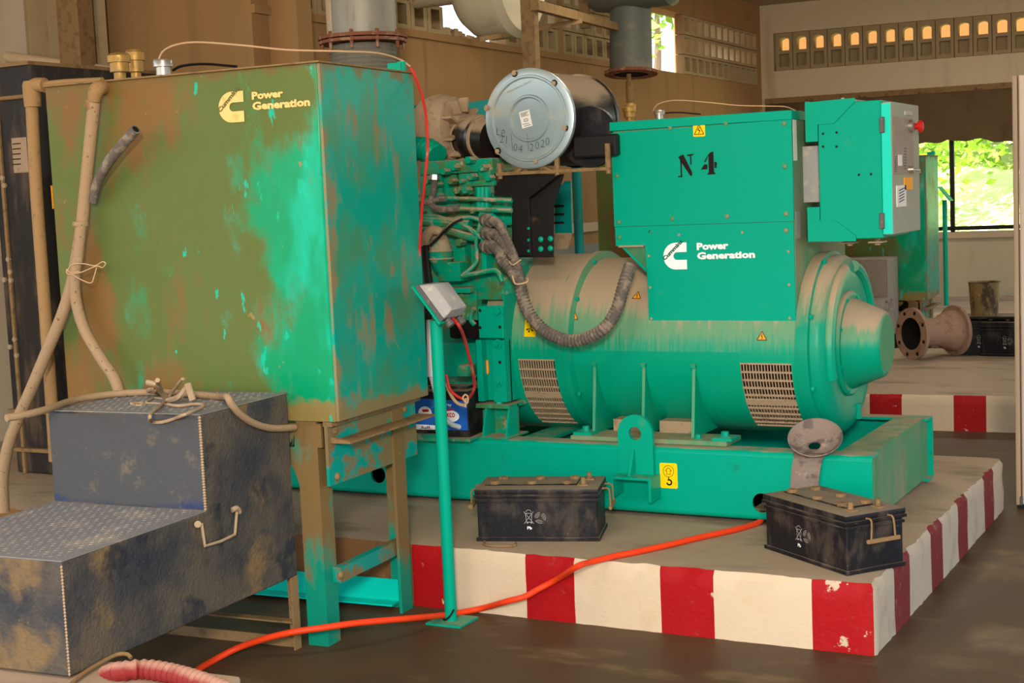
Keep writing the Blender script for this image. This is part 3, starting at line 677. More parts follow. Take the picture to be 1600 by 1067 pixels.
def grille(x0, x1, R, a0, a1, nx, rows):
    bm = B(); R = R - .004
    for i in range(nx + 1):
        x = x0 + (x1 - x0) * i / nx; n = 12; t = .0021
        pr_ = []
        for k in range(n + 1):
            a = math.radians(a0 + (a1 - a0) * k / n); d = V((0, -math.cos(a), math.sin(a)))
            pr_.append((bm.verts.new(AX + V((x - t, 0, 0)) + d * R), bm.verts.new(AX + V((x + t, 0, 0)) + d * R), bm.verts.new(AX + V((x + t, 0, 0)) + d * (R - .008)), bm.verts.new(AX + V((x - t, 0, 0)) + d * (R - .008))))
        for a, b in zip(pr_, pr_[1:]):
            for k in range(4): bm.faces.new((a[k], a[(k + 1) % 4], b[(k + 1) % 4], b[k]))
    for k in range(rows + 1):
        a = math.radians(a0 + (a1 - a0) * k / rows); d = V((0, -math.cos(a), math.sin(a))); e = V((0, math.sin(a), math.cos(a)))
        hw = .016 if k == rows // 2 and nx > 14 else .0036
        obox(bm, AX + V(((x0 + x1) / 2, 0, 0)) + d * R, XD, e, d, (x1 - x0) / 2, hw, .004)
    bmesh.ops.recalc_face_normals(bm, faces=bm.faces[:]); return bm
obj('grille', grille(grL[0], grL[1], R1, gs, ge, 15, 9), DUSTM, ALT, 'curved slotted grille, rusty brown')
obj('grille', grille(grR[0], grR[1], R2, gs - 1, ge, 17, 10), DUSTM, ALT, 'curved slotted grille, dust grey')
obj('end_bell', lx([(-1.91, .36), (-1.905, R2 + .006), (-1.86, R2 + .012), (-1.85, R2 + .012), (-1.845, .398), (-1.815, .398), (-1.80, .39), (-1.785, .372), (-1.772, .345), (-1.768, .30), (-1.79, .22), (-1.79, .02)]), GBELL, ALT)
# raised shoulder scallops
obj('cover_collar', lx([(-1.80, .235), (-1.775, .235), (-1.765, .226), (-1.765, .2), (-1.775, .18)], 40), GALT, ALT)
obj('exciter_cover', lx([(-1.775, .208), (-1.635, .150), (-1.622, .142), (-1.615, .128), (-1.614, .02)], 40), GALT, ALT)
obj('cover_face', lx([(-1.6145, .126), (-1.6125, .124), (-1.612, .01)], 36), GDUSTY, ALT)
bm = B()
for k in range(8):
    a = math.radians(k * 45 + 22); d = V((0, -math.cos(a), math.sin(a))); bolt(bm, AX + V((-1.845, 0, 0)) + d * .405, XD, .012, .012)
    bolt(bm, AX + V((-1.765, 0, 0)) + d * .215, XD, .008, .008)
for a in (4, 34, -30, 70): a = math.radians(a); d = V((0, -math.cos(a), math.sin(a))); bolt(bm, AX + V((-2.957, 0, 0)) + d * (R2 + .014), XD, .011, .012)
obj('bolts', bm, G, ALT)
bm = B(); 
for a0, a1, r in ((100, 160, .345), (-20, 75, .345)):
    pts = [AX + V((-1.775, 0, 0)) + V((0, -math.cos(math.radians(a)), math.sin(math.radians(a)))) * r for a in [a0 + (a1 - a0) * i / 10 for i in range(11)]]
    tube(bm, pts, .028, 10, 1)
obj('shoulder', bm, GALT, ALT)
bm = B(); d = V((0, -math.cos(math.radians(-48)), math.sin(math.radians(-48)))); obox(bm, AX + V((-1.765, 0, 0)) + V((0, .07, -.315)), XD, (0, 1, 0), (0, 0, 1), .008, .016, .035); obj('index_plate', bm, G, ALT)
# feet
bm = B(); box(bm, (-2.94, 5.93, .585), (-2.19, 6.12, .607), .003); box(bm, (-2.94, 6.74, .585), (-2.19, 6.93, .607), .003); FT = obj('foot_plate', bm, GDUSTY, ALT)
def rib_bm(x):
    bm = B(); ptsr = [(5.99, .607)] + [(5.99 + .04 * i / 6, .607 + .315 * i / 6) for i in range(1, 7)]
    arc_ = [(6.43 - .403 * math.cos(math.radians(a)), .985 + .403 * math.sin(math.radians(a))) for a in (-8, -18, -28, -38, -48, -58, -68)]
    prism(bm, ptsr + arc_ + [(6.28, .607)], x - .007, x + .007, 0); box(bm, (x - .012, 6.015, .915), (x + .012, 6.045, .93)); return bm
for x in (-2.85, -2.607, -2.368): obj('rib', rib_bm(x), GALT, ALT)
bm = B(); box(bm, (-2.80, 6.10, .607), (-2.62, 6.5, .66)); box(bm, (-2.57, 6.10, .607), (-2.40, 6.5, .66)); obj('foot_web', bm, DUSTM, ALT)
bm = B()
for x in (-2.885, -2.215): box(bm, (x - .045, 5.94, .607), (x + .045, 6.03, .62)); bolt(bm, (x, 5.985, .62), (0, 0, 1), .018, .02, 6, True)
for x in (-2.34,): bolt(bm, (x, 5.985, .607), (0, 0, 1), .014, .015, 6, True)
obj('foot_bolts', bm, G, ALT)
# stickers on the curved shell
def on_shell(u, v, R):
    d = (RIGHT * ((u - 800) / F_PX) + DOWN * ((v - 533.5) / F_PX) + FWD)
    o = CAM - AX; a = d.y ** 2 + d.z ** 2; b = 2 * (o.y * d.y + o.z * d.z); c = o.y ** 2 + o.z ** 2 - R * R
    t = (-b - math.sqrt(max(0, b * b - 4 * a * c))) / (2 * a); p = CAM + d * t; n = V((0, p.y - AX.y, p.z - AX.z)).normalized(); return p, n
def warn_tri(u, v, R, s, parent):
    p, n = on_shell(u, v, R); U = XD; Vv = n.cross(U); Vv = Vv if Vv.z > 0 else -Vv; p = p + n * .002
    bm = B(); plate(bm, [[(-s / 2, -s * .4), (s / 2, -s * .4), (0, s * .47)]], p, U, Vv, .001); obj('sticker', bm, ORS, parent, 'small orange warning triangle sticker')
    bm = B(); strokes(bm, [[(-s * .47, -s * .38), (s * .47, -s * .38), (0, s * .44), (-s * .47, -s * .38)], [(.02 * s, .2 * s), (-.06 * s, -.02 * s), (.06 * s, -.05 * s), (0, -.28 * s)]], s * .06, p + n * .0022, U, Vv, .0); obj('pictogram', bm, BLKI, parent)
warn_tri(898, 494, R2, .042, ALT); warn_tri(1191, 525, R2, .045, ALT); warn_tri(996, 462, R2, .045, ALT)
p, n = on_shell(829, 513, R1); Vv = XD.cross(n); Vv = Vv if Vv.z > 0 else -Vv
bm = B(); plate(bm, [[(-.03, -.04), (.03, -.04), (.03, .04), (-.03, .04)]], p + n * .002, XD, Vv, .001); obj('sticker', bm, YEL, ALT, 'yellow sticker with black fan pictogram')
bm = B()
for a in (70, 200, 320, 20, 250): fill(bm, [(0, 0), (.02 * math.cos(math.radians(a - 14)), .02 * math.sin(math.radians(a - 14))), (.022 * math.cos(math.radians(a + 14)), .022 * math.sin(math.radians(a + 14)))], p + n * .0045, XD, Vv, 0)
obj('pictogram', bm, BLKI, ALT)
# ------------------------------------------------------------ terminal box
YB = 6.05; bx0, bx1, bzt = -2.737, -1.905, 2.008
bm = B(); box(bm, (bx0 + .006, YB + .012, 1.456), (bx1, 6.83, bzt - .004)); box(bm, (-2.575, YB + .012, 1.112), (bx1, 6.83, 1.456))
prism(bm, [(-2.70, 1.456), (-2.575, 1.456), (-2.575, 1.335)], YB + .012, YB + .1)
TB = obj('terminal_box', bm, GDUSTY, gen)
bm = B(); plate(bm, [[(bx0, 1.545), (bx1, 1.545), (bx1, bzt - .035), (bx0, bzt - .045)], circ(-2.565, 1.525, .0001, 3)][:1], (0, YB + .012, 0), XD, (0, 0, 1), .010)
UP = obj('upper_cover', bm, GC, TB)
bm = B(); box(bm, (bx0 - .004, YB - .004, bzt - .036), (bx1 + .004, 6.84, bzt + .003), .002); obj('roof_sheet', bm, GC, TB)
bm = B(); plate(bm, [[(bx0 + .004, 1.458), (-2.59, 1.458), (-2.585, 1.32), (-2.585, 1.125), (-2.57, 1.11), (bx1 - .002, 1.11), (bx1 - .002, 1.543), (bx0 + .003, 1.543)], circ(-2.565, 1.518, .008, 10)], (0, YB + .012, 0), XD, (0, 0, 1), .010)
plate(bm, [[(-2.71, 1.452), (-2.592, 1.452), (-2.592, 1.335)]], (0, YB + .02, 0), XD, (0, 0, 1), .008)
obj('lower_cover', bm, GC, TB)
bm = B(); box(bm, (bx0 + .02, YB - .006, 1.452), (-2.595, YB + .012, 1.46)); obj('fold', bm, DUSTM, TB)
pix = [(963, 212), (1047, 200), (1134, 193), (1225, 193), (967, 347), (1050, 342), (1136, 338), (1228, 334), (968, 371), (1228, 360), (1226, 260), (964, 275)]
bm = B()
for u, v in pix: dome(bm, ay(u, v, YB), (0, -1, 0), .011)
obj('bolts', bm, GDUSTY, TB)
bm = B()
for u, v in [(973, 199), (1064, 191), (1160, 183), (1014, 400), (1016, 449), (1018, 498), (1232, 393), (1233, 445), (1234, 497), (1061, 367), (1160, 363)]: lathe(bm, [(0, .006), (.002, .006), (.0025, .0035)], ay(u, v, YB), (0, -1, 0), 10)
obj('rivets', bm, DUSTM, TB)
def on_box(u, v): return ay(u, v, YB - .0)
# yellow high-voltage sticker
q = on_box(1083.5, 214); sticker(q, XD, (0, 0, 1), .055, .062, YEL, gen, 'yellow sticker with high voltage triangle')
bm = B(); strokes(bm, [[(.006, .01), (.049, .01), (.0275, .052), (.006, .01)], [(.03, .04), (.022, .028), (.032, .027), (.026, .014)]], .003, q + V((0, -.0018, 0)), XD, (0, 0, 1)); obj('pictogram', bm, BLKI, gen)
# N 4 stencil
def poly_on(pts, uv0, name, m, parent, sc=.1878):
    pass
bm = B(); q0 = on_box(1060, 277); q1 = on_box(1123, 272); wN = (q1 - q0).length; px = wN / 63.; Z = V((0, 0, 1))
def quad(*pts): fill(bm, [(a * px, b * px) for a, b in pts], q0 + V((0, -.001, 0)), (XD + Z * .018), Z, .001)
quad((4, 1), (6.2, 1), (6.2, 24), (4, 24)); quad((0, 0), (6.5, 0), (6.5, 2), (0, 2)); quad((1, 30), (9, 33), (22, 6), (22, 1), (19, 1), (4, 24)); quad((19.5, 17), (21.5, 17), (21.5, 31), (19.5, 31)); quad((15, 30), (25, 31), (25, 33), (15, 32))
quad((48, 3), (56, 3), (56, 34), (51, 33), (48, 30)); quad((46, 1), (58, 1), (58, 3.4), (46, 3.4)); quad((36, 9), (46, 9), (46, 16), (41, 16)); quad((57, 10), (60, 10), (61, 18), (57, 19)); quad((41, 20), (43.5, 19.5), (48, 29), (47, 29))
obj('stencil_number', bm, BLKI, gen, 'black stencilled N 4')
c0 = on_box(1037.5, 421.5); logo(c0, XD + Z * .01, Z, .11, .118, WHITE, DKGRN, gen)
a0 = on_box(1089, 391); a1 = on_box(1138.5, 389); text('Power', a0, a1 - a0, Z, (a1 - a0).length, .032, WHITE, gen, bold=.045, t=.0015)
a0 = on_box(1089.5, 405.5); a1 = on_box(1180, 403); text('Generation', a0, a1 - a0, Z, (a1 - a0).length, .032, WHITE, gen, bold=.045, t=.0015)
bm = B(); box(bm, (bx1, 6.07, 1.80), (bx1 + .001, 6.12, 1.98)); obj('paper_label', bm, PAPER, TB); bm = B(); box(bm, (bx1, 6.075, 1.47), (bx1 + .001, 6.14, 1.585)); obj('paper_label', bm, GREY, TB)
# ------------------------------------------------------------ control cabinet
CY = 6.1; cxL, cxM, cxR = -1.775, -1.515, -1.50; cz0, cz1 = 1.47, 2.02
cl = ay(1278, 200, CY).x; cm = ay(1377, 200, CY).x
bm = B(); box(bm, (cl, CY, 1.462), (cm, 6.55, 2.03), .003)
CB = obj('control_cabinet', bm, GC, gen)
# mounting brackets wrap left and meet the terminal box
xbk = ay(1259, 200, CY).x
for (pts) in ([(xbk, 2.04), (ay(1336, 150, CY).x, 2.045), (ay(1336, 150, CY).x, 2.03), (ay(1303, 182, CY).x, 1.945), (cl, 1.945), (cl, 1.875), (xbk, 1.875)],
              [(xbk, 1.455), (ay(1338, 378, CY).x, 1.452), (ay(1338, 378, CY).x, 1.475), (ay(1304, 350, CY).x, 1.545), (cl, 1.545), (cl + .001, 1.60), (xbk, 1.60)]):
    bm = B(); prism(bm, pts, CY - .006, CY - .001); box(bm, (bx1, CY + .2, min(p[1] for p in pts) + .02), (cl, 6.5, min(p[1] for p in pts) + .03)); box(bm, (xbk, CY - .001, min(p[1] for p in pts)), (xbk + .004, CY + .25, max(p[1] for p in pts))); obj('mounting_bracket', bm, GC, CB)
bm = B(); box(bm, (bx1, 6.2, 1.62), (cl, 6.5, 1.86)); obj('cable_duct', bm, GREY, CB)
bm = B(); box(bm, (cm + .002, CY - .004, 1.478), (-1.497, CY + .002, 2.016)); box(bm, (cm + .006, CY, 1.475), (-1.497, 6.585, 2.02), .003); DR = obj('cabinet_door', bm, DOORG, CB, 'dusty grey-green door seen edge on with cyan side flange')
bm = B(); x = ay(1384, 260, CY - .004).x; box(bm, (x - .014, CY - .0065, 1.479), (-1.499, CY - .0035, 2.014)); obj('door_flange', bm, CYAN, CB, 'bright cyan door side flange')
bm = B()
for v in (195, 345): p = ay(1380, v, CY); box(bm, (p.x - .012, CY - .018, p.z - .033), (p.x + .008, CY - .003, p.z + .033), .003); box(bm, (p.x - .006, CY - .022, p.z - .004), (p.x + .004, CY - .017, p.z + .004))
obj('hinge', bm, DGREY, CB)
xd = -1.497
def dp(u, v): return ax(u, v, xd)
YD = V((0, 1, 0))
def dquad(name, u0, v0, u1, v1, m, t=.002, lab=None):
    a, b = dp(u0, v0), dp(u1, v1); bm = B(); box(bm, (xd, a.y, b.z), (xd + t, b.y, a.z)); return obj(name, bm, m, CB, lab)
dquad('control_panel', 1393, 182, 1427, 272, PANELG, .003, 'grey-brown control panel plate')
dquad('paper_label', 1402, 242, 1408, 259, PAPER, .005)
dquad('nameplate', 1413, 173, 1424, 181, SILV, .005); dquad('orange_tape', 1412, 277, 1425, 296, ORS, .004, 'strip of old orange tape'); dquad('paper_label', 1400, 290, 1415, 322, PAPER, .004, 'faded paper notice with printed lines')
bm = B()
for k in range(8):
    a = dp(1397, 245 + k * 3.2); strokes(bm, [[(0, 0), (.02, 0)]], .004, V((xd + .006, a.y, a.z)), YD, Z, 0); a = dp(1411, 232 + k * 4.5); strokes(bm, [[(0, 0), (.035, 0)]], .004, V((xd + .006, a.y, a.z)), YD, Z, 0)
for k in range(5): a = dp(1403, 298 + k * 4.5); strokes(bm, [[(0, 0), (.09, .01)]], .005, V((xd + .0055, a.y, a.z)), YD, Z, 0)
obj('panel_markings', bm, INK, CB)
p = dp(1420, 197); bm = B(); cyl(bm, p, p + V((.02, 0, 0)), .026, .026, 20); obj('button_collar', bm, SILV, CB)
p = dp(1424, 198); bm = B(); lathe(bm, [(0, .014), (.03, .014), (.032, .026), (.042, .027), (.05, .018), (.052, .001)], p, XD, 20); obj('emergency_button', bm, REDB, CB, 'red mushroom stop button')
p = dp(1419, 265); bm = B(); cyl(bm, p, p + V((.025, 0, 0)), .016, .012); cyl(bm, p + V((.02, 0, 0)), p + V((.035, .05, -.004)), .007); obj('door_handle', bm, SILV, CB)
bm = B()
for u in (1330, 1373): p = ay(u, 378, CY + .12); cyl(bm, (p.x, CY + .1, 1.43), (p.x, CY + .1, 1.462), .012); box(bm, (p.x - .03, CY + .06, 1.44), (p.x + .03, CY + .14, 1.446))
obj('mounting_feet', bm, DUSTM, CB)
bm = B()
for u, v in ((1286, 209), (1307, 207), (1286, 229), (1307, 229), (1342, 273), (1361, 272), (1279, 181), (1282, 354)): lathe(bm, [(0, .0055), (.002, .005)], ay(u, v, CY - .001), (0, -1, 0), 8)
obj('rivets', bm, BLKI, CB)
bm = B(); box(bm, (cl + .03, CY + .02, 2.03), (cl + .16, CY + .3, 2.04)); cyl(bm, (cl + .08, CY + .1, 2.04), (cl + .08, CY + .1, 2.055), .008); obj('roof_plate', bm, DOORG, CB)
# ------------------------------------------------------------ air filter
YF = 5.95; fc = ay(826, 185, YF); fr = .226; YDn = V((0, 1, 0))
fx, fz = fc.x, fc.z
bm = B(); lathe(bm, [(.02, fr - .004), (.03, fr - .012), (.5, fr - .012), (.505, fr - .002), (.52, fr - .004), (.53, fr - .03), (.53, .02)], (fx, YF, fz), YDn, 48)
AF = obj('air_filter', bm, RUB, gen, 'black cylindrical air filter housing with pale metal lid')
bm = B(); lathe(bm, [(.025, fr), (.004, fr), (0, fr - .006), (0, .196), (-.006, .192), (-.006, .186), (.004, .18), (.004, .108), (-.008, .102), (-.008, .096), (.006, .09), (.006, .01)], (fx, YF, fz), YDn, 56)
obj('filter_lid', bm, GALV, AF, 'round galvanised lid')
bm = B()
for u, v in ((804, 115), (866, 130), (761, 169), (883, 200), (838, 252), (778, 236)): bolt(bm, ay(u, v, YF), (0, -1, 0), .011, .01); cyl(bm, ay(u, v, YF) + V((0, 0, 0)), ay(u, v, YF) + V((0, .05, 0)), .016)
obj('bolts', bm, DUSTM, AF)
c = ay(821.5, 186, YF + .004); a = math.radians(11); U = V((math.cos(a), 0, math.sin(a))); Vv = V((-math.sin(a), 0, math.cos(a)))
bm = B(); plate(bm, [[(-.027, -.038), (.027, -.038), (.027, .038), (-.027, .038)]], c, U, Vv, .001); obj('paper_label', bm, PAPER, AF)
bm = B(); strokes(bm, [[(-.02, .03 - k * .005), (.02 - .006 * (k % 3), .03 - k * .005)] for k in range(4)] + [[(-.008, 0), (.01, 0), (.01, -.01), (-.008, -.01), (-.008, 0)], [(-.02, -.02), (.012, -.022)], [(-.015, -.03), (.02, -.03)]], .002, c + V((0, -.0015, 0)), U, Vv); obj('label_print', bm, BLKI, AF)
s_ = 'Le 21/04/2020'; pos = [(776, 206), (784, 209), None, (781, 218), (791, 219), (798, 231), (803, 231), (811, 233), (822, 236), (828, 231), (837, 228), (845, 225), (853, 222)]
for ch, p_ in zip(s_, pos):
    if p_ is None: continue
    if ch == '/': continue
    q = ay(p_[0], p_[1] + 5, YF - .001); h_ = .05 if ch == '/' else .034
    text(ch, q, (1, 0, -.05), (0, 0, 1), {'/': .005, '1': .006}.get(ch, .019), h_, INK, AF, 'handwriting', t=.002, shear=.1, bold=-.016)
bm = B()
for u, v in ((799, 210), (824, 210)): strokes(bm, [[(0, 0), (.004, -.075)]], .0022, ay(u, v, YF - .003), XD, Z, .002)
obj('handwriting', bm, INK, AF)
q = ay(793, 146, YF); q2 = ay(830, 128, YF); text('Heavy duty air cleaner', q, q2 - q, Z, (q2 - q).length, .009, INK, AF, t=.003)
# mounting frame under the filter
zf = ay(820, 270, YF).z
bm = B(); bar(bm, (ay(773, 270, YF).x, YF + .02, zf), (ay(952, 272, YF + .1).x + .04, YF + .02, zf), .02, .014)
for x in (ay(778, 270, YF).x, ay(868, 270, YF).x, ay(948, 272, YF).x): bar(bm, (x, YF + .02, zf), (x, YF + .02, zf + .11 if x > fx else zf + .05), .015, .02, (1, 0, 0)); bolt(bm, (x, YF + .02, zf + .006), (0, 0, 1), .014, .02); bolt(bm, (x, YF + .02, zf - .006), (0, 0, -1), .012, .016)
for s1 in (-1, 1): bar(bm, (fx + s1 * .06, YF + .03, zf + .02), (fx + s1 * .10, YF + .03, zf), .02, .012)
bar(bm, (fx - .06, YF + .03, zf + .022), (fx + .06, YF + .03, zf + .022), .02, .01)
obj('filter_frame', bm, BROWND, AF)
p = ay(917, 214, YF + .1); bm = B(); lathe(bm, [(0, .138), (.03, .138), (.03, .118), (.02, .112), (.02, .08), (.03, .075), (.03, .02)], (p.x, YF + .12, p.z), YDn, 36); obj('intake_ring', bm, BLK, AF)
a, b = ay(894, 213, YF + .05), ay(962, 243, YF + .05); bm = B(); box(bm, (a.x, YF + .05, b.z), (b.x, YF + .5, a.z), .008); obj('intake_box', bm, BLKM, AF)
# black front bracket
YK = 5.99
def pk(u, v, y=YK): q = ay(u, v, y); return (q.x, q.z)
bm = B(); plate(bm, [[pk(773, 306), pk(801, 306), pk(801, 402), pk(866, 402), pk(866, 322), pk(882, 272), pk(773, 271)]], (0, YK, 0), XD, Z, .006); BKT = obj('bracket_plate', bm, BLKM, gen, 'black bolted bracket plate below the air filter')
bm = B(); a, b = ay(801, 309, YK - .02), ay(831, 399, YK - .02); box(bm, (a.x, YK - .03, b.z), (b.x, YK - .006, a.z), .002)
p = [V((*[ay(868, 275, YK - .03)[i] for i in range(3)],)), ay(834, 335, YK)]
prism(bm, [pk(831, 309), pk(834, 309), pk(880, 273), pk(878, 273)], YK - .05, YK - .006); obj('bracket_arm', bm, BLKM, BKT)
bm = B()
for u, v in ((845, 374), (860, 373), (845, 389), (860, 388)): dome(bm, ay(u, v, YK - .006), (0, -1, 0), .014)
for u, v in ((826, 357), (826, 375), (826, 392)): bolt(bm, ay(u, v, YK - .03), (0, -1, 0), .007, .003)
obj('bolts', bm, G, BKT)
# green louvred panel right of it (rear side cover)
bm = B(); y_ = 6.75; a = [pk(868, 300, y_), pk(884, 283, y_), pk(893, 283, y_), pk(895, 364, y_), pk(868, 364, y_)]
plate(bm, [a], (0, y_, 0), XD, Z, .01); LP = obj('side_cover', bm, TEAL, gen)
bm = B()
for v in (322, 335, 348): q = ay(873, v, y_ - .012); box(bm, (q.x - .03, y_ - .013, q.z - .006), (q.x + .03, y_ - .011, q.z + .006))
obj('louvre', bm, BLKI, LP)
bm = B(); plate(bm, [[pk(868, 364, y_), pk(895, 364, y_), pk(888, 389, y_), pk(868, 389, y_)]], (0, y_, 0), XD, Z, .01); obj('lower_lip', bm, DUSTM, LP)
# ------------------------------------------------------------ engine
def Y_(u, v, y): return ay(u, v, y)
ENG = None
bm = B(); box(bm, (-6.0, 6.2, .55), (-3.42, 6.72, 1.35), .02); box(bm, (-6.0, 6.22, 1.35), (-3.5, 6.6, 1.75), .02); ENG = obj('engine_block', bm, GE, gen)
def ebox(name, u0, v0, u1, v1, y, d, m=GE, bev=.006, lab=None):
    a, b = ay(u0, v0, y), ay(u1, v1, y); bm = B(); box(bm, (a.x, y, b.z), (b.x, y + d, a.z), bev, 2); return obj(name, bm, m, ENG, lab)
ebox('cylinder_head', 655, 262, 715, 320, 6.02, .2); ebox('cylinder_head', 716, 268, 748, 305, 6.0, .2)
ebox('rocker_cover', 655, 253, 770, 268, 5.98, .22, GE, .01); ebox('manifold', 745, 256, 768, 284, 5.97, .14, GE, .02); ebox('manifold', 733, 283, 772, 290, 5.96, .14)
ebox('side_cover', 718, 272, 736, 304, 5.96, .05); ebox('side_cover', 655, 275, 690, 305, 5.98, .03)
ebox('fuel_pump', 735, 305, 800, 352, 6.03, .18); ebox('fuel_pump', 655, 318, 735, 345, 6.02, .18); ebox('crankcase_cover', 655, 352, 745, 450, 6.06, .2); ebox('crankcase_panel', 700, 377, 728, 430, 6.0, .08)
ebox('crankcase_step', 683, 410, 720, 440, 5.93, .1, GE, .01); ebox('crankcase_ledge', 690, 450, 735, 458, 5.95, .12); ebox('bell_housing', 735, 395, 800, 470, 6.02, .25, GE, .03)
ebox('bell_housing', 757, 340, 800, 430, 6.1, .25, GE, .03)
a = ay(780, 430, 6.1); bm = B(); lathe(bm, [(-3.47, .30), (-3.42, .42), (-3.30, .425), (-3.295, .30)], AX, XD, 56); obj('flywheel_housing', bm, GALT, ENG)
bm = B()
for u, v in ((673, 281), (690, 288), (722, 297), (734, 297), (742, 276), (770, 278), (724, 378), (664, 330), (700, 268), (716, 262), (739, 250), (760, 262), (690, 306), (712, 283), (728, 283), (745, 330), (760, 335)):
    q = ay(u, v, 5.97); bolt(bm, q, (0, -1, 0), random.uniform(.012, .02), .05)
obj('bolts', bm, GE, ENG)
bm = B()
for u0, u1 in ((748, 752), (760, 764)): a, b = ay(u0, 292, 5.96), ay(u0, 325, 5.96); cyl(bm, a, b, .013)
a, b = ay(755, 292, 5.99), ay(755, 327, 5.99); cyl(bm, a, b, .04); obj('injector_lines', bm, G, ENG)
# steel/rubber lines
bm = B(); tube(bm, [ay(692, 310, 5.93), ay(740, 311, 5.93), ay(800, 314, 5.93)], .010, 8, 3); tube(bm, [ay(712, 326, 5.92), ay(760, 328, 5.92), ay(800, 329, 5.92)], .011, 8, 3)
tube(bm, [ay(655, 345, 5.95), ay(700, 348, 5.95), ay(735, 352, 5.95)], .028, 10, 3); tube(bm, [ay(655, 357, 5.96), ay(700, 360, 5.95), ay(725, 368, 5.95), ay(748, 372, 5.96)], .02, 10, 4)
tube(bm, [ay(705, 345, 5.93), ay(725, 352, 5.93), ay(745, 366, 5.93), ay(750, 372, 5.94)], .011, 8, 4); tube(bm, [ay(712, 342, 5.93), ay(735, 340, 5.93), ay(752, 345, 5.93)], .01, 8, 4)
tube(bm, [ay(655, 338, 5.94), ay(680, 338, 5.94), ay(705, 345, 5.94)], .01, 8, 3)
tube(bm, [ay(750, 348, 5.93), ay(744, 375, 5.93), ay(745, 395, 5.93), ay(743, 412, 5.93), ay(722, 431, 5.9)], .009, 8, 4); tube(bm, [ay(722, 431, 5.9), ay(745, 427, 5.9), ay(775, 423, 5.9), ay(785, 440, 5.9)], .011, 8, 4)
obj('fuel_lines', bm, GE, ENG)
bm = B(); tube(bm, [ay(679, 282, 5.92), ay(677, 300, 5.9), ay(674, 318, 5.9), ay(685, 327, 5.9), ay(710, 326, 5.9)], .016, 10, 5); tube(bm, [ay(655, 318, 5.9), ay(675, 314, 5.9), ay(692, 309, 5.9)], .013, 10, 4); obj('fuel_hose', bm, HOSED, ENG, 'black rubber fuel hose')
bm = B(); bolt(bm, ay(679, 280, 5.91), (.1, 0, 1), .024, .022); lathe(bm, [(0, .017), (.03, .017)], ay(708, 325, 5.9), XD, 10); lathe(bm, [(0, .015), (.03, .015)], ay(688, 310, 5.9), XD, 10); obj('hose_clamp', bm, SILV, ENG)
bm = B(); tube(bm, [ay(672, 383, 5.88), ay(690, 365, 5.88), ay(708, 348, 5.88), ay(722, 341, 5.9)], .009, 8, 4); tube(bm, [ay(664, 383, 5.9), ay(667, 420, 5.9), ay(670, 450, 5.9), ay(668, 520, 5.9), ay(672, 600, 5.92)], .02, 10, 4); obj('breather_hose', bm, RUB, ENG, 'black rubber breather hose')
bm = B(); tube(bm, [ay(663, 385, 5.9), ay(666, 370, 5.9), ay(675, 360, 5.9), ay(687, 362, 5.9), ay(690, 372, 5.92)], [.02, .024, .024, .022, .014], 10, 4); obj('breather_elbow', bm, DUSTM, ENG)
p = ay(684, 385, 5.93); bm = B(); lathe(bm, [(.06, .02), (.04, .04), (-.02, .058), (-.024, .063), (-.03, .06), (-.055, .06), (-.06, .064), (-.066, .058), (-.12, .03), (-.125, .01)], (p.x, 5.95, p.z), (0, 0, 1), 24); obj('fuel_filter', bm, GE, ENG, 'green fuel filter bowl')
# turbocharger and rubber sleeve
yt = 6.3; tp = ay(705, 203, yt)
bm = B(); lathe(bm, [(-.26, .07), (-.2, .12), (-.15, .12), (-.13, .16), (-.07, .178), (-.05, .178), (-.045, .17), (-.02, .175), (.03, .16), (.05, .12), (.045, .08), (.08, .075)], (tp.x, yt, tp.z), XD, 36); TU = obj('turbocharger', bm, DUSTM, ENG, 'dust-caked turbocharger housing')
bm = B()
for k in range(9): a = k * 2 * PI / 9; d = V((0, math.cos(a), math.sin(a))); obox(bm, V((tp.x + .05, yt, tp.z)) + d * .12, XD, d, XD.cross(d), .04, .035, .006)
tube(bm, [(tp.x - .1, yt - .1, tp.z - .12), (tp.x - .05, yt - .14, tp.z - .16), (tp.x + .06, yt - .1, tp.z - .20), (tp.x + .12, yt, tp.z - .17)], .05, 10, 4)
obj('turbo_fins', bm, DUSTM, ENG)
bm = B(); c1, c2 = ay(722, 215, yt), ay(775, 218, yt - .1); d = (c2 - c1).normalized(); Ls = (c2 - c1).length
lathe(bm, [(0, .088), (.02, .092), (.05, .090), (.07, .10), (.12, .118), (.155, .112), (.165, .1), (Ls, .1)], c1, d, 28); obj('intake_sleeve', bm, RUB, ENG, 'black rubber intake sleeve')
bm = B(); lathe(bm, [(.168, .104), (.17, .108), (.185, .108), (.187, .104)], c1, d, 28); lathe(bm, [(.015, .094), (.017, .097), (.03, .097), (.032, .094)], c1, d, 28); obj('hose_clamp', bm, DUSTM, ENG)
bm = B(); tube(bm, [ay(650, 232, 6.1), ay(668, 234, 6.08), ay(685, 246, 6.06)], .055, 16, 4, rib=.012, amp=.07); obj('charge_bellows', bm, G, ENG)
bm = B(); plate(bm, [[pk(645, 165, 6.9), pk(720, 163, 6.9), pk(765, 155, 6.9), pk(765, 230, 6.9), pk(645, 230, 6.9)]], (0, 6.9, 0), XD, Z, .01); obj('rear_shield', bm, TEAL, ENG)
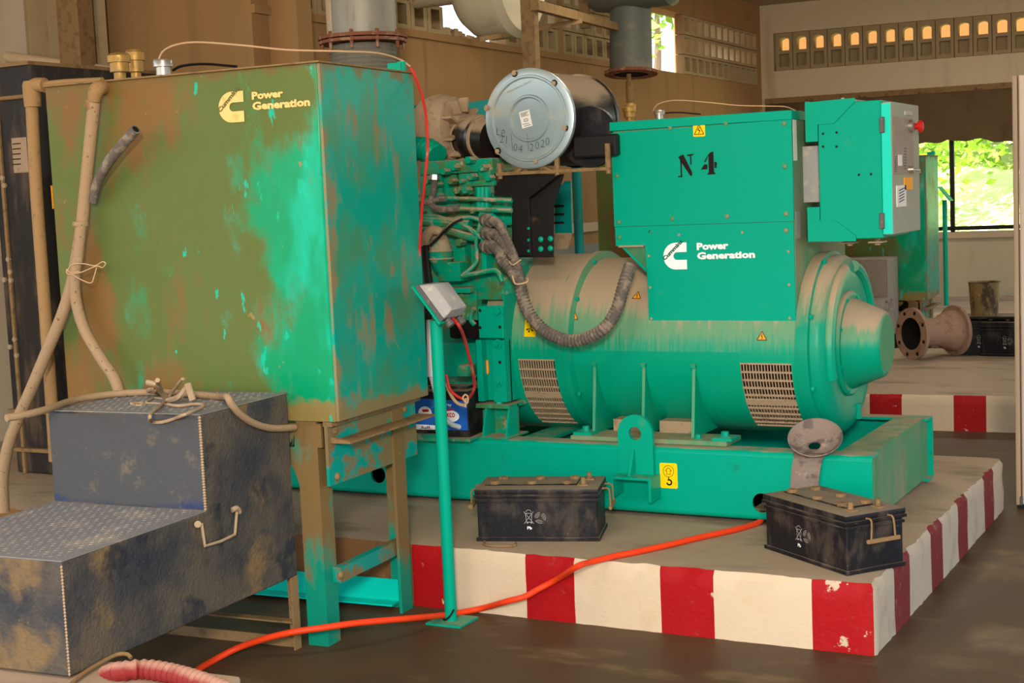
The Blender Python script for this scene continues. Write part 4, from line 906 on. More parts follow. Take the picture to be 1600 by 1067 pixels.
# mount pedestal and channel at the alternator end
a0, a1 = ay(716, 684, 5.89), ay(793, 684, 5.89); xa, xb = a0.x, a1.x; zz = ay(755, 632, 5.95).z
bm = B(); box(bm, (xa - .01, 5.88, zt), (xb + .01, 6.08, zt + .008)); box(bm, (xa + .02, 5.92, zz - .012), (xb, 6.1, zz + .006)); box(bm, (xa + .02, 6.0, zt), (xb, 6.012, zz)); PD = obj('mount_pedestal', bm, GE, gen)
for k in range(3):
    x = xa + .01 + k * (xb - xa - .01) / 2 * .96; bm = B(); prism(bm, [(5.885, zt + .008), (6.0, zt + .008), (6.0, zz - .012), (5.925, zz - .012)], x, x + .01, 0); obj('gusset', bm, G, PD)
bm = B(); s0, s1 = ay(746, 478, 5.93), ay(787, 529, 5.93); box(bm, (s0.x, 5.93, s1.z), (s1.x, 5.945, s0.z), .004); 
c0_, c1_ = ay(744, 531, 5.94), ay(793, 628, 5.94); box(bm, (c0_.x, 5.935, c1_.z), (c0_.x + .03, 5.99, c0_.z)); box(bm, (ay(770, 560, 5.94).x, 5.935, c1_.z), (c1_.x, 5.95, c0_.z)); box(bm, (c0_.x, 5.98, c1_.z), (c1_.x, 5.99, c0_.z)); box(bm, (c1_.x - .006, 5.95, c1_.z), (c1_.x, 6.2, s0.z + .05))
obj('mount_column', bm, G, PD)
bm = B()
for u, v, r in ((779, 486, .018), (778, 537, .014), (779, 597, .013)): bolt(bm, ay(u, v, 5.93), (0, -1, 0), r, .014, 6, True)
bolt(bm, V((xa + .06, 5.96, zz + .006)), Z, .022, .015); bolt(bm, V((xa + .19, 5.96, zz + .006)), Z, .022, .015); obj('bolts', bm, G, PD)
bm = B()
for u, v in ((750, 485), (750, 512), (781, 511), (781, 566)): lathe(bm, [(0, .008), (.0015, .007)], ay(u, v, 5.928), (0, -1, 0), 10)
obj('bolt_holes', bm, BLKI, PD)
bm = B(); a = ay(756, 562, 5.975); b = ay(764, 585, 5.975); box(bm, (a.x, 5.972, b.z), (b.x, 5.979, a.z), .006); obj('sticker', bm, ORS, PD, 'small orange sticker inside the mount channel')
# loop bracket left of plate
bm = B(); tube(bm, [ay(742, 482, 5.97), ay(737, 488, 5.97), ay(736, 500, 5.97), ay(742, 508, 5.97)], .012, 8, 4); box(bm, (ay(717, 470, 6).x, 6.0, ay(717, 500, 6).z), (ay(745, 470, 6).x, 6.05, ay(720, 452, 6).z)); obj('side_lug', bm, GE, ENG)
ebox('lower_cover', 690, 535, 745, 590, 6.02, .2, G, .01); ebox('starter_motor', 712, 570, 732, 590, 5.93, .1, GE, .02); ebox('oil_sump', 700, 500, 745, 530, 6.0, .2, DARKV, .02)
# ------------------------------------------------------------ cable glands + flexible conduits
bm = B(); g0, g1 = ay(748, 330, 5.93), ay(760, 425, 5.93); box(bm, (g0.x, 5.93, g1.z), (g1.x, 6.0, g0.z), .004); plate(bm, [[pk(748, 345, 5.93), pk(748, 324, 5.93), pk(756, 322, 5.93), pk(790, 350, 5.93), pk(790, 356, 5.93)]], (0, 5.94, 0), XD, Z, .006); GP = obj('gland_plate', bm, G, gen)
for i, (u, v) in enumerate(((755, 342), (755, 362), (755, 383))):
    p = ay(u, v, 5.93); d = V((.75, -.55, -.15)).normalized(); bm = B(); lathe(bm, [(0, .022), (.02, .022), (.022, .03), (.05, .032), (.055, .026), (.085, .024)], p, d, 16); obj('cable_gland', bm, HOSED, GP)
yc = 5.83
def H(u, v, y=yc): return ay(u, v, y)
CN = []
for nm, pts, r, lab in (
   ('conduit', [H(770, 345, 5.88), H(781, 352), H(790, 372), H(799, 392), H(806, 410), H(812, 430), H(813, 440)], .021, 'upper of three ribbed conduits leaving the gland plate beside the engine'),
   ('conduit', [H(770, 364, 5.88), H(780, 371), H(792, 388), H(803, 402), H(808, 425), H(815, 440)], .022, 'middle of three ribbed conduits leaving the gland plate beside the engine'),
   ('conduit', [H(771, 383, 5.88), H(781, 392), H(786, 408), H(800, 422), H(812, 443), H(818, 470), H(830, 495), H(850, 516), H(875, 529), H(895, 532), H(920, 527), H(945, 512), H(963, 485, 5.86), H(975, 445, 5.9), H(985, 415, 5.97)], .028, 'thick dusty ribbed conduit sagging in a big curve to the terminal box')):
    bm = B(); tube(bm, pts, r, 14, 6, rib=.0085, amp=.075); tag(obj(nm, bm, HOSED if r < .025 else HOSED), lab, 'cable')
bm = B()
for a in (.0, .5): 
    q = H(805, 410, yc - .03); tube(bm, [q + V((-.03, 0, .01 * a)), q + V((0, -.02, -.01)), q + V((.03, 0, .012))], .003, 6, 3)
q = H(812, 441, yc - .035); tube(bm, [q + V((-.035, 0, .03)), q + V((-.015, -.015, -.005)), q + V((.02, -.012, -.005)), q + V((.04, 0, .002))], .0045, 6, 4); tube(bm, [q + V((.04, 0, .0)), q + V((.042, 0, .02))], .003, 6, 1)
tag(obj('cable_tie', bm, BEIGW), 'pale cable ties binding the ribbed conduits together', 'tie')
# ------------------------------------------------------------ radiator end (far left)
xa = ay(60, 300, 5.87).x; zR0, zR1 = .268, 2.535
bm = B(); box(bm, (-6.42, 5.875, zR0), (xa, 6.98, zR1), .008); RD = obj('radiator', bm, RAD, gen, 'black dusty radiator housing with bolted flanges')
bm = B(); q = ay(25, 152, 5.87); box(bm, (-6.42, 5.86, zR1 - .01), (xa + .005, 6.99, zR1 + .01)); cyl(bm, (-6.42, 5.865, q.z), (xa, 5.865, q.z), .012); box(bm, (-6.36, 5.862, zR0), (-6.34, 5.876, zR1)); box(bm, (-6.42, 5.84, ay(60, 640, 5.87).z - .02), (xa + .1, 5.88, ay(60, 640, 5.87).z)); box(bm, (-6.42, 5.84, ay(60, 700, 5.87).z - .02), (xa + .12, 5.9, ay(60, 700, 5.87).z)); obj('radiator_flange', bm, BROWND, RD)
bm = B(); a, b = ay(17, 216, 5.87), ay(44, 269, 5.87); box(bm, (a.x, 5.873, b.z), (b.x, 5.876, a.z)); obj('paper_label', bm, DUSTM, RD)
bm = B()
for k in range(5): a = ay(20, 225 + k * 8, 5.872); strokes(bm, [[(0, 0), (.06, 0)]], .006, a, XD, Z, .0005)
obj('label_print', bm, BLKI, RD)
bm = B()
for u, v in ((8, 290), (14, 405), (17, 425), (8, 437), (18, 438), (24, 530), (17, 542), (27, 555), (5, 278)): bolt(bm, ay(u, v, 5.872), (0, -1, 0), .016, .012)
obj('bolts', bm, DUSTM, RD)
bm = B(); x1 = ay(88, 300, 5.95).x; box(bm, (xa + .03, 5.95, zR0), (x1 + .03, 6.9, 1.93)); box(bm, (xa + .03, 6.0, 1.93), (x1, 6.9, 2.3)); obj('fan_shroud', bm, RAD, RD)
bm = B(); a, b = ay(79, 290, 5.94), ay(84, 326, 5.94); box(bm, (a.x, 5.94, b.z), (b.x, 5.949, a.z)); obj('sticker', bm, ORS, RD, 'orange sticker strip on the fan shroud')
# ==================================================================== EXHAUST
def exhaust(u0, u1, vf, y, lab, m, rst=False):
    c = ay((u0 + u1) / 2, vf, y); r = (ay(u1, vf, y) - ay(u0, vf, y)).length / 2 * .99; t = thing('exhaust_pipe', lab, 'pipe', (c.x, y, c.z))
    return t, c, r
t, c, r = exhaust(522, 612, 62, 6.6, 'grey vertical exhaust pipe with rusty flange and bellows above the fuel tank', EXH)
bm = B(); cyl(bm, (c.x, 6.6, c.z + .02), (c.x, 6.6, 3.9), r, None, 36); obj('pipe', bm, EXH, t)
bm = B(); a = PI * 1.0; 
for k in range(8): pass
sd = []
for k in range(9):
    an = math.radians(172 + k * 9); sd.append((c.x + (r + .006) * math.cos(an), 6.6 + (r + .006) * math.sin(an)))
inn = [(c.x + (r - .0) * math.cos(math.radians(172 + k * 9)), 6.6 + (r - .0) * math.sin(math.radians(172 + k * 9))) for k in range(8, -1, -1)]
prism(bm, sd + inn, c.z + .02, 3.9, 2); obj('rust_stain_plate', bm, RUSTW, t, 'rust-streaked pale strip down the left of the pipe')
bm = B(); lathe(bm, [(0, r + .055), (.018, r + .055)], (c.x, 6.6, c.z), Z, 36); lathe(bm, [(-.022, r + .05), (-.006, r + .05)], (c.x, 6.6, c.z), Z, 36); obj('flange', bm, RUST, t)
bm = B()
for k in range(10): a = k * PI / 5; cyl(bm, (c.x + (r + .033) * math.cos(a), 6.6 + (r + .033) * math.sin(a), c.z - .06), (c.x + (r + .033) * math.cos(a), 6.6 + (r + .033) * math.sin(a), c.z + .035), .009, None, 6)
obj('flange_bolts', bm, RUST, t)
bm = B(); pf = []; 
for k in range(26): pf.append((-.03 - k * .011, (r - .012) + (.014 if k % 2 else 0)))
lathe(bm, pf, (c.x, 6.6, c.z), Z, 36); obj('bellows', bm, EXH, t)
bm = B(); lathe(bm, [(-.72, r - .01), (-.3, r - .01)], (c.x, 6.6, c.z), Z, 24); obj('lower_pipe', bm, RUST, t)
# bay-2 pipe
t, c, r = exhaust(955, 1017, 112, 11.4, 'pale grey vertical exhaust pipe with open flange behind the air filter', EXHG)
TA = V((-.02, .11, 1)); bm = B(); lathe(bm, [(.0, r), (.62, r * .96), (.9, r * .96)], (c.x, 11.4, c.z), TA, 36); obj('pipe', bm, EXHG, t)
bm = B(); lathe(bm, [(0, r - .01), (0, r + .045), (-.025, r + .045), (-.025, r - .02), (-.03, r - .03), (-.01, r - .03)], (c.x, 11.4, c.z), TA, 36, cap=False); obj('flange', bm, RUST, t)
bm = B(); lathe(bm, [(-.02, r - .02), (-.021, .01)], (c.x, 11.4, c.z), TA, 36); obj('blank', bm, DARKN, t)
bm = B(); cyl(bm, (c.x, 11.35, c.z - .62), (c.x, 11.35, c.z - .02), .02); cyl(bm, (c.x + .03, 11.3, c.z - .5), (c.x + .03, 11.3, c.z - .09), .035); obj('hanging_rod', bm, BROWND, t)
# silencers
tt = thing('silencer', 'cream coloured rounded exhaust silencer hung under the ceiling', 'silencer', (-4.4, 8.6, 3.1))
yS = 8.6; pL = ay(722, 20, yS); pB = ay(800, 60, yS); rs = .36; zs = pB.z + rs
bm = B(); x0, x1 = pL.x, ay(808, 30, yS).x; lathe(bm, [(0, .05), (.02, .18), (.07, .28), (.14, .34), (.22, rs), (x1 - x0, rs), (x1 - x0 + .05, rs * .9), (x1 - x0 + .08, .1)], (x0, yS, zs), XD, 40); obj('silencer_body', bm, SILC, tt)
bm = B(); cyl(bm, (x0 - .35, yS, zs + .02), (x0 + .05, yS, zs + .02), .12); obj('inlet_pipe', bm, RUSTW, tt)
tt = thing('support_frame', 'dusty steel angle frame with post in front of the cream silencer', 'frame', (-4.1, 8.1, 2.4))
p0, p1 = ay(832, 108, 8.1), ay(831, 0, 8.1); bm = B(); box(bm, (p0.x - .045, 8.06, 1.6), (p0.x + .045, 8.12, 3.86)); obj('post', bm, BROWND, tt)
bm = B(); bar(bm, ay(835, 8, 8.0), ay(962, 42, 11.2), .05, .06); obj('rail', bm, BROWND, tt)
bm = B(); bar(bm, ay(745, 62, 8.2), ay(905, 33, 9.4), .05, .03); obj('rail', bm, BROWND, tt)
bm = B(); a, b = ay(915, 0, 11.3), ay(922, 25, 11.3); box(bm, (a.x - .04, 11.25, b.z - .1), (a.x + .04, 11.3, 3.86)); obj('hanger', bm, BROWND, tt)
tt = thing('silencer', 'dark grey drum silencer above the second exhaust pipe', 'silencer', (c.x, 11.4, 3.4))
q = ay(1000, 14, 11.4); bm = B(); xl_, xr_ = ay(915, 5, 11.4).x, ay(1060, 5, 11.4).x; lathe(bm, [(0, .05), (.03, .2), (.1, .29), (.18, .3), (xr_ - xl_ - .06, .3), (xr_ - xl_, .24), (xr_ - xl_ + .02, .05)], (xl_, 11.4, q.z + .30), XD, 36); obj('silencer_body', bm, EXHG, tt)
# ==================================================================== FUEL TANK (bay 1), T frame
setfr(T)
tx0, tx1, ty0, ty1, tz0, tz1 = -4.212, -2.91, 4.687, 5.411, .882, 2.223
tank = thing('fuel_tank', 'big square green fuel tank with brown stains on a steel stand at the left', 'tank', (tx0, ty0, 0))
bm = B(); box(bm, (tx0, ty0, tz0), (tx1 - .012, ty1, tz1), .006, 2)
bmesh.ops.subdivide_edges(bm, edges=[e for e in bm.edges if e.calc_length() > .4], cuts=6, use_grid_fill=True)
for v_ in bm.verts:
    if abs(v_.co.y - ty0) < .001: v_.co.y += .004 * math.sin(v_.co.x * 7) * math.sin((v_.co.z - tz0) * 2.4)
TK = obj('tank_body', bm, TANKF, tank)
bm = B(); box(bm, (tx1 - .013, ty0 + .002, tz0 + .002), (tx1, ty1 - .002, tz1 - .002), .002); obj('end_sheet', bm, TANKS, tank, 'right end sheet, teal with dusty edges')
bm = B(); box(bm, (tx0 - .002, ty0 - .012, tz1 - .001), (tx1 + .006, ty1 + .006, tz1 + .006), .002); obj('top_edge', bm, BROWND, tank)
def leg(x, y, sx, sy, h=tz0):
    bm = B(); w_ = .09; t = .012
    prism(bm, [(x, y), (x + sx * w_, y), (x + sx * w_, y + sy * t), (x + sx * t, y + sy * t), (x + sx * t, y + sy * w_), (x, y + sy * w_)], 0, h, 2)
    return bm
for i, (x, y, sx, sy) in enumerate(((-3.02, 4.70, -1, 1), (-2.962, 5.275, -1, -1), (-4.19, 4.70, 1, 1), (-4.19, 5.275, 1, -1))):
    bm = leg(x, y, sx, sy)
    if i < 2:   # curved gusset under the tank
        yy = y + sy * .01
    lg = obj('leg', bm, TANKL, tank)
    bm = B(); r = .16; xx = x + sx * .085; pts = [(xx, tz0), (xx + sx * r, tz0)] + [(xx + sx * r * (1 - math.sin(a)), tz0 - r * (1 - math.cos(a)) - .02) for a in [PI / 2 * k / 6 for k in range(7)]][::1]
    pts = [(xx, tz0 - .01), (xx, tz0 - .3)] + [(xx + sx * (.16 - .16 * math.cos(PI / 2 * k / 6)), tz0 - .3 + .2 * math.sin(PI / 2 * k / 6)) for k in range(1, 7)] + [(xx + sx * .16, tz0 - .01)]
    prism(bm, pts, y, y + sy * .01); obj('gusset', bm, TANKL, tank)
bm = B(); box(bm, (-2.985, 4.70, .632), (-2.972, 5.40, .872)); obj('end_beam', bm, TANKB, tank, 'stained teal cross plate between the right legs')
bm = B(); box(bm, (-2.975, 4.72, .795), (-2.885, 5.42, .803)); prism(bm, [(-2.975, .803), (-2.885, .803), (-2.975, .82)], 4.72, 4.74); box(bm, (-2.99, 4.70, .862), (-2.95, 5.41, .882)); obj('ledge_angle', bm, BROWND, tank)
bm = B(); box(bm, (-4.2, 4.70, .78), (-3.0, 4.715, .872)); box(bm, (-4.2, 5.26, .78), (-3.0, 5.275, .872)); obj('long_beam', bm, TANKL, tank)
bm = B(); box(bm, (-3.02, 4.76, .24), (-2.985, 5.25, .30)); obj('lower_brace', bm, TANKB, tank)
bm = B(); box(bm, (-4.15, 5.20, .02), (-3.02, 5.27, .028)); box(bm, (-4.15, 5.262, .028), (-3.02, 5.27, .12)); obj('rear_brace', bm, CYAN, tank, 'teal bottom brace at the back')
bm = B()
for y, z in ((4.75, .66), (5.24, .66), (4.75, .84), (5.3, .84), (5.02, .78), (4.76, .27), (5.23, .27)): dome(bm, (-2.97 if z > .5 else -2.985, y, z), XD, .016)
obj('rivets', bm, BROWND, tank)
# top fittings
for (u, v, yy_, r_, m) in ((185, 82, 4.95, .042, BRASS), (210, 76, 5.12, .036, BRASS)):
    q = ay(u, v, yy_); h_ = q.z - tz1; bm = B(); lathe(bm, [(-.02, r_ * .6), (h_ * .42, r_ * .6), (h_ * .44, r_ * .95), (h_ * .7, r_ * .95), (h_ * .71, r_ * 1.15), (h_ * .9, r_ * 1.15), (h_ * .97, r_ * .9), (h_, r_ * .3)], (q.x, q.y, tz1), Z, 12 if u < 200 else 20); obj('filler_valve', bm, m, tank)
q = ay(254, 93, 4.95); hc_ = q.z - tz1; bm = B(); lathe(bm, [(-.01, .03), (hc_ - .032, .03), (hc_ - .03, .04), (hc_ - .006, .04), (hc_, .036), (hc_, .01)], (q.x, 4.95, tz1), Z, 24); obj('level_cap', bm, SILV, tank, 'silver level gauge cap')
q = ay(232, 115, 5.05); bm = B(); box(bm, (q.x - .2, 4.95, tz1), (q.x + .12, 5.2, tz1 + .02)); obj('cover_plate', bm, GREY, tank)
bm = B(); cyl(bm, (tx1 - .04, ty1 - .02, tz1), (tx1 - .04, ty1 - .02, tz1 + .05), .018); box(bm, (tx1 - .09, ty1 - .05, tz1), (tx1 - .03, ty1, tz1 + .045)); obj('corner_lug', bm, G, tank)
bm = B(); A_ = lambda u, v, y=4.9: ay(u, v, y)
tube(bm, [ay(247, 95, 5.0), ay(255, 80, 5.0), ay(275, 70, 5.0), ay(310, 66, 5.0), ay(380, 71, 5.0), ay(450, 78, 5.05), ay(530, 80, 5.15), ay(590, 83, 5.3), ay(625, 93, 5.42), ay(641, 104, 5.44)], .004, 6, 5)
obj('sensor_wire', bm, BEIGW, tank)
bm = B(); tube(bm, [ay(270, 110, 5.1), ay(285, 103, 5.1), ay(320, 100, 5.1), ay(370, 104, 5.1)], .006, 6, 4); obj('black_wire', bm, BLKW, tank)
tank2_src = tank
def yF(u, v): return ay(u, v, ty0 - .002)
# lettering on the tank
c0 = yF(343, 193); U_ = (yF(382, 190) - c0); logo(c0, U_, yF(341, 150) - c0, U_.length, (yF(342, 145) - yF(343, 193)).length, CREAM, OLIVE, tank)
a0, a1 = yF(394, 156), yF(443, 151.5); text('Power', a0, a1 - a0, Z, (a1 - a0).length, .029, CREAM, tank, bold=.045, t=.0015)
a0, a1 = yF(395, 172.5), yF(485, 165.5); text('Generation', a0, a1 - a0, Z, (a1 - a0).length, .031, CREAM, tank, bold=.045, t=.0015)
# outlet pipes of the tank
yp = 4.60
pp = thing('fuel_pipe', 'tan dusty pipe running down the left edge of the green tank', 'pipe', ay(80, 620, 4.8))
bm = B(); tube(bm, [ay(49, 150, 4.75), ay(57, 300, 4.75), ay(68, 450, 4.75), ay(80, 620, 4.75), ay(86, 720, 4.75)], .026, 14, 3); obj('pipe', bm, PIPE, pp)
bm = B(); lathe(bm, [(-.05, .034), (.0, .036), (.04, .036), (.055, .03)], ay(50, 148, 4.75), Z, 16); tube(bm, [ay(50, 140, 4.75), ay(56, 133, 4.75), ay(70, 133, 4.75)], .03, 12, 4); obj('elbow', bm, PIPE, pp)
bm = B(); tube(bm, [ay(62, 133, 4.75), ay(100, 129, 4.75), ay(160, 126, 4.75)], .014, 10, 2); obj('cross_pipe', bm, PIPE, pp)
pp = thing('outlet_fitting', 'dusty elbow fitting on the tank face above the rubber hose', 'fitting', yF(150, 145))
bm = B(); tube(bm, [ay(162, 137, ty0), ay(154, 138, ty0 - .05), ay(149, 145, ty0 - .06), ay(147, 158, ty0 - .06)], [.03, .03, .03, .024], 14, 4); obj('elbow', bm, PIPE, pp)
bm = B(); lathe(bm, [(0, .026), (.04, .026)], ay(145, 172, ty0 - .06), V((0, 0, 1)), 12); bolt(bm, ay(137, 165, ty0 - .08), (-1, 0, 0), .008, .02); obj('hose_clamp', bm, BROWND, pp)
yh = ty0 - .06
def Q(u, v, y=yh): return ay(u, v, y)
bm = B(); tube(bm, [Q(147, 160), Q(142, 210), Q(136, 270), Q(128, 350), Q(120, 400), Q(113, 440), Q(98, 490), Q(75, 545), Q(50, 605), Q(28, 655), Q(12, 700), Q(4, 750), Q(6, 800)], .0245, 16, 5)
tag(obj('rubber_hose', bm, HOSE), 'thick tan rubber hose falling from tank fitting to lower left', 'hose')
bm = B(); pt = [Q(212, 202, yh - .06), Q(195, 222, yh - .05), Q(172, 250, yh - .04), Q(152, 285, yh - .015), Q(145, 315, yh)]; tube(bm, pt, [.021, .021, .021, .018, .016], 16, 6)
o = tag(obj('rubber_hose', bm, HOSED), 'short grey hose stub with open cut end beside the tank fitting', 'hose')
bm = B(); d = (pt[0] - pt[1]).normalized(); lathe(bm, [(.0005, .014), (.001, .001)], pt[0], d, 14, cap=False); obj('hose_bore', bm, DARKN, o)
bm = B(); tube(bm, [Q(127, 350, yh - .012), Q(122, 400, yh - .015), Q(117, 430, yh - .018), Q(119, 470, yh - .01), Q(132, 515, yh - .01), Q(158, 560, yh - .02), Q(178, 590, yh - .03), Q(188, 618, yh - .04)], .0225, 16, 5)
tag(obj('rubber_hose', bm, HOSE), 'tan rubber hose bending right down to the top of the steps', 'hose')
bm = B(); lathe(bm, [(-.01, .029), (-.006, .032), (.006, .032), (.01, .029)], Q(126, 350, yh - .006), V((.08, 0, 1)), 20); tag(obj('hose_ring', bm, HOSE), 'tan collar ring around the two tank hoses', 'ring')
bm = B(); q = lambda u, v, d=.04: Q(u, v, yh - d)
tube(bm, [q(104, 425), q(112, 414), q(130, 412, .05), q(148, 415, .05), q(160, 409, .05), q(165, 412, .05), q(160, 418, .05), q(150, 416, .05), q(125, 426, .05), q(106, 428), q(104, 420)], .0022, 6, 6)
tube(bm, [q(112, 428), q(125, 436, .05), q(142, 442, .05), q(147, 432, .05), q(151, 418, .05)], .0022, 6, 5); tube(bm, [q(104, 421), q(112, 426, .045), q(124, 424, .045)], .0022, 6, 4)
tag(obj('wire_tie', bm, BEIGW), 'thin twisted wire tied round the tank hoses', 'wire')
# red wire behind tank edge
setfr(ID)
bm = B(); tube(bm, [ay(642, 106, 5.2), ay(652, 128, 5.2), ay(662, 160, 5.15), ay(667, 195, 5.1), ay(668, 235, 5.1), ay(664, 280, 5.1), ay(659, 330, 5.15), ay(655, 400, 5.2)], .006, 8, 5)
tag(obj('red_wire', bm, RED), 'thin red wire hanging down the right edge of the green tank', 'wire')
# ==================================================================== STEPS
setfr(T)
sx0, sx1 = -3.80, -3.12
steps = thing('step_block', 'dark blue-grey two-tread steel steps in the lower left foreground', 'steps', (sx0, 3.39, 0))
bm = B(); prism(bm, [(3.39, .292), (3.39, .652), (4.12, .652), (4.12, .992), (4.665, .992), (4.665, .285)], sx0, sx1, 0); bmesh.ops.bevel(bm, geom=bm.edges[:], offset=.004, segments=1, affect='EDGES')
ST = obj('step_body', bm, STEP, steps)
bm = B(); box(bm, (sx0 + .004, 4.1165, .66), (sx1 - .004, 4.122, .986)); obj('upper_riser', bm, STEPR, steps, 'grey-blue dusty riser sheet')
def tread(y0, y1, z):
    bm = B(); box(bm, (sx0, y0, z), (sx1, y1, z + .004)); k = 0
    y = y0 + .03; r = 0
    while y < y1 - .02:
        x = sx0 + .02 + (.014 if r % 2 else 0)
        while x < sx1 - .02:
            a = .6 if (r + k) % 2 else -.6; c_, s_ = math.cos(a) * .009, math.sin(a) * .009
            vs = [bm.verts.new((x - c_, y - s_, z + .004)), bm.verts.new((x + s_ * .3, y - c_ * .3, z + .0045)), bm.verts.new((x + c_, y + s_, z + .004)), bm.verts.new((x - s_ * .3, y + c_ * .3, z + .0045))]; t = bm.verts.new((x, y, z + .0072))
            for i in range(4): bm.faces.new((vs[i], vs[(i + 1) % 4], t))
            x += .028; k += 1
        y += .024; r += 1
    return bm
obj('tread_plate', tread(3.392, 4.118, .652), TREAD, steps); obj('tread_plate', tread(4.122, 4.663, .992), TREAD, steps)
bm = B()
for k in range(34): lathe(bm, [(-.006, .002), (0, .0065), (.006, .002)], (sx1 - .001, 4.119, .66 + k * .0098), Z, 8)
for k in range(34): lathe(bm, [(-.006, .001), (0, .0045), (.006, .001)], (sx1 - .001, 3.391, .30 + k * .0102), Z, 8)
obj('weld_bead', bm, DUSTM, steps)
bm = B(); hh = [ax(308, 818, sx1 + .012), ax(315, 818, sx1 + .02), ax(320, 853, sx1 + .03), ax(344, 846, sx1 + .03), ax(367, 835, sx1 + .03), ax(370, 800, sx1 + .012)]
tube(bm, hh, .0055, 8, 1); cyl(bm, ax(309, 819, sx1), ax(309, 819, sx1 + .022), .012, None, 12); tube(bm, [ax(362, 797, sx1 + .004), ax(370, 794, sx1 + .01), ax(374, 800, sx1 + .006)], .01, 8, 3); obj('drop_handle', bm, DUSTM, steps)
for i, (x, y) in enumerate(((sx1, 4.665), (sx0, 4.665))):
    s1 = -1 if i == 0 else 1; bm = B(); prism(bm, [(x, y), (x + s1 * .045, y), (x + s1 * .045, y - .006), (x + s1 * .006, y - .006), (x + s1 * .006, y - .045), (x, y - .045)], 0, .286, 2); obj('leg', bm, BROWND, steps)
bm = B(); box(bm, (sx0 + .01, 4.655, .0), (sx1 - .01, 4.663, .04)); box(bm, (sx0 + .01, 4.62, .105), (sx1 - .01, 4.66, .112)); obj('base_rail', bm, BROWND, steps)
steps_src = steps
# cable lying on the steps, rope ends
z1_ = .992 + .018
def zt_(u, v, z=z1_): return az(u, v, z)
pts = [az(10, 653, 1.02), az(40, 648, 1.02), az(75, 639, 1.02), zt_(110, 627), zt_(150, 619), zt_(200, 614), zt_(250, 613), zt_(300, 616), zt_(345, 620)]
bm = B(); tube(bm, pts + [ax(355, 620, sx1 - .01), ax(362, 632, sx1 + .012), ax(376, 648, sx1 + .016), ax(398, 662, sx1 + .016), ax(425, 669, sx1 + .016), ax(460, 668, sx1 + .016)], .0135, 12, 6)
tag(obj('cable', bm, HOSE), 'fat tan cable lying across the top step and over its right edge', 'cable')
bm = B(); zz = .992 + .012; q = lambda u, v, z=zz: az(u, v, z)
tube(bm, [q(285, 592, 1.09), q(275, 605, 1.05), q(262, 622), q(250, 634), q(237, 645), q(234, 652), ay(236, 658, 4.105), ay(250, 660, 4.10), ay(270, 655, 4.105), q(290, 647), q(312, 638), q(318, 633), q(305, 631), q(280, 634), q(262, 632)], .006, 8, 5)
tag(obj('cord', bm, DUSTM), 'dusty stiff cord looped over the front of the top step', 'cord')
bm = B(); tube(bm, [q(230, 597, 1.10), q(245, 601, 1.09), q(250, 610, 1.05), q(262, 624)], .010, 6, 4); tube(bm, [q(246, 594, 1.12), q(250, 606, 1.06), q(256, 618)], .009, 6, 4); tube(bm, [q(262, 626), q(280, 620, 1.03), q(290, 606, 1.06), q(293, 602, 1.07)], .011, 6, 4)
obox(bm, q(297, 612, 1.05), (1, 0, .3), (0, 1, 0), (-.3, 0, 1), .012, .004, .032); tube(bm, [q(228, 612), q(238, 608, 1.04), q(248, 616)], .008, 6, 3)
for k in range(14): obox(bm, q(206 + 22 * random.random(), 629 + 4 * random.random(), .999), (1, random.uniform(-1, 1), 0), (0, 1, 0), (0, 0, 1), .010, .004, .003)
tube(bm, [q(228, 628, 1.0), q(240, 622, 1.0), q(255, 623, 1.0)], .004, 6, 3); tube(bm, [q(228, 630, 1.0), q(245, 630, 1.0), q(262, 632, 1.0)], .004, 6, 3)
tag(obj('rope_scraps', bm, DUSTM), 'tangle of dusty rope and cloth scraps on the top step', 'rope')
# ribbed hose + brown cable over the slab corner
bm = B(); zs_ = .285 + .026
tube(bm, [az(165, 1056, .27), az(190, 1049, zs_), az(225, 1046, zs_), az(265, 1052, zs_), az(305, 1063, zs_), az(345, 1078, zs_), az(390, 1098, zs_)], .03, 16, 8, rib=.013, amp=.1)
tag(obj('ribbed_hose', bm, REDH), 'faded red ribbed hose lying at the bottom left corner', 'hose')
bm = B(); tube(bm, [az(95, 1085, .30), az(125, 1056, .30), az(160, 1034, .30), az(182, 1023, .30), az(198, 1022, .30), az(205, 1028, .29)], .007, 8, 5)
tag(obj('brown_cable', bm, BROWND), 'thin brown cable beside the ribbed hose under the steps', 'cable')
# ==================================================================== STAND WITH GREY BOX
setfr(ID)
sp = V((-3.03, 4.96, 0))
stand = thing('gauge_stand', 'green pipe stand with tilted plate and base plate in front of the striped curb', 'stand', (sp.x, sp.y, 0))
bm = B(); cyl(bm, (sp.x, sp.y, .004), (sp.x - .003, sp.y, 1.225), .0245, None, 24); obj('pole', bm, G, stand)
bm = B(); box(bm, (sp.x - .075, sp.y - .075, 0), (sp.x + .085, sp.y + .075, .008)); obj('base_plate', bm, G, stand)
Vd = V((.62, 0, -.78)).normalized(); Ud = V((0, 1, 0)); Nd = V((.78, 0, .62)).normalized()
pc = ay(687, 474, 4.96) ; pc = V((pc.x - .01, 4.96, pc.z))
bm = B(); obox(bm, pc, Vd, Ud, Nd, .095, .09, .004); obj('tilted_plate', bm, G, stand)
meter = thing('junction_box', 'dusty grey plastic box fixed on the tilted plate of the green stand', 'box', pc)
bm = B(); oc = pc + Nd * .006
def lv(a, b, c): return bm.verts.new(oc + Vd * a + Ud * b + Nd * c)
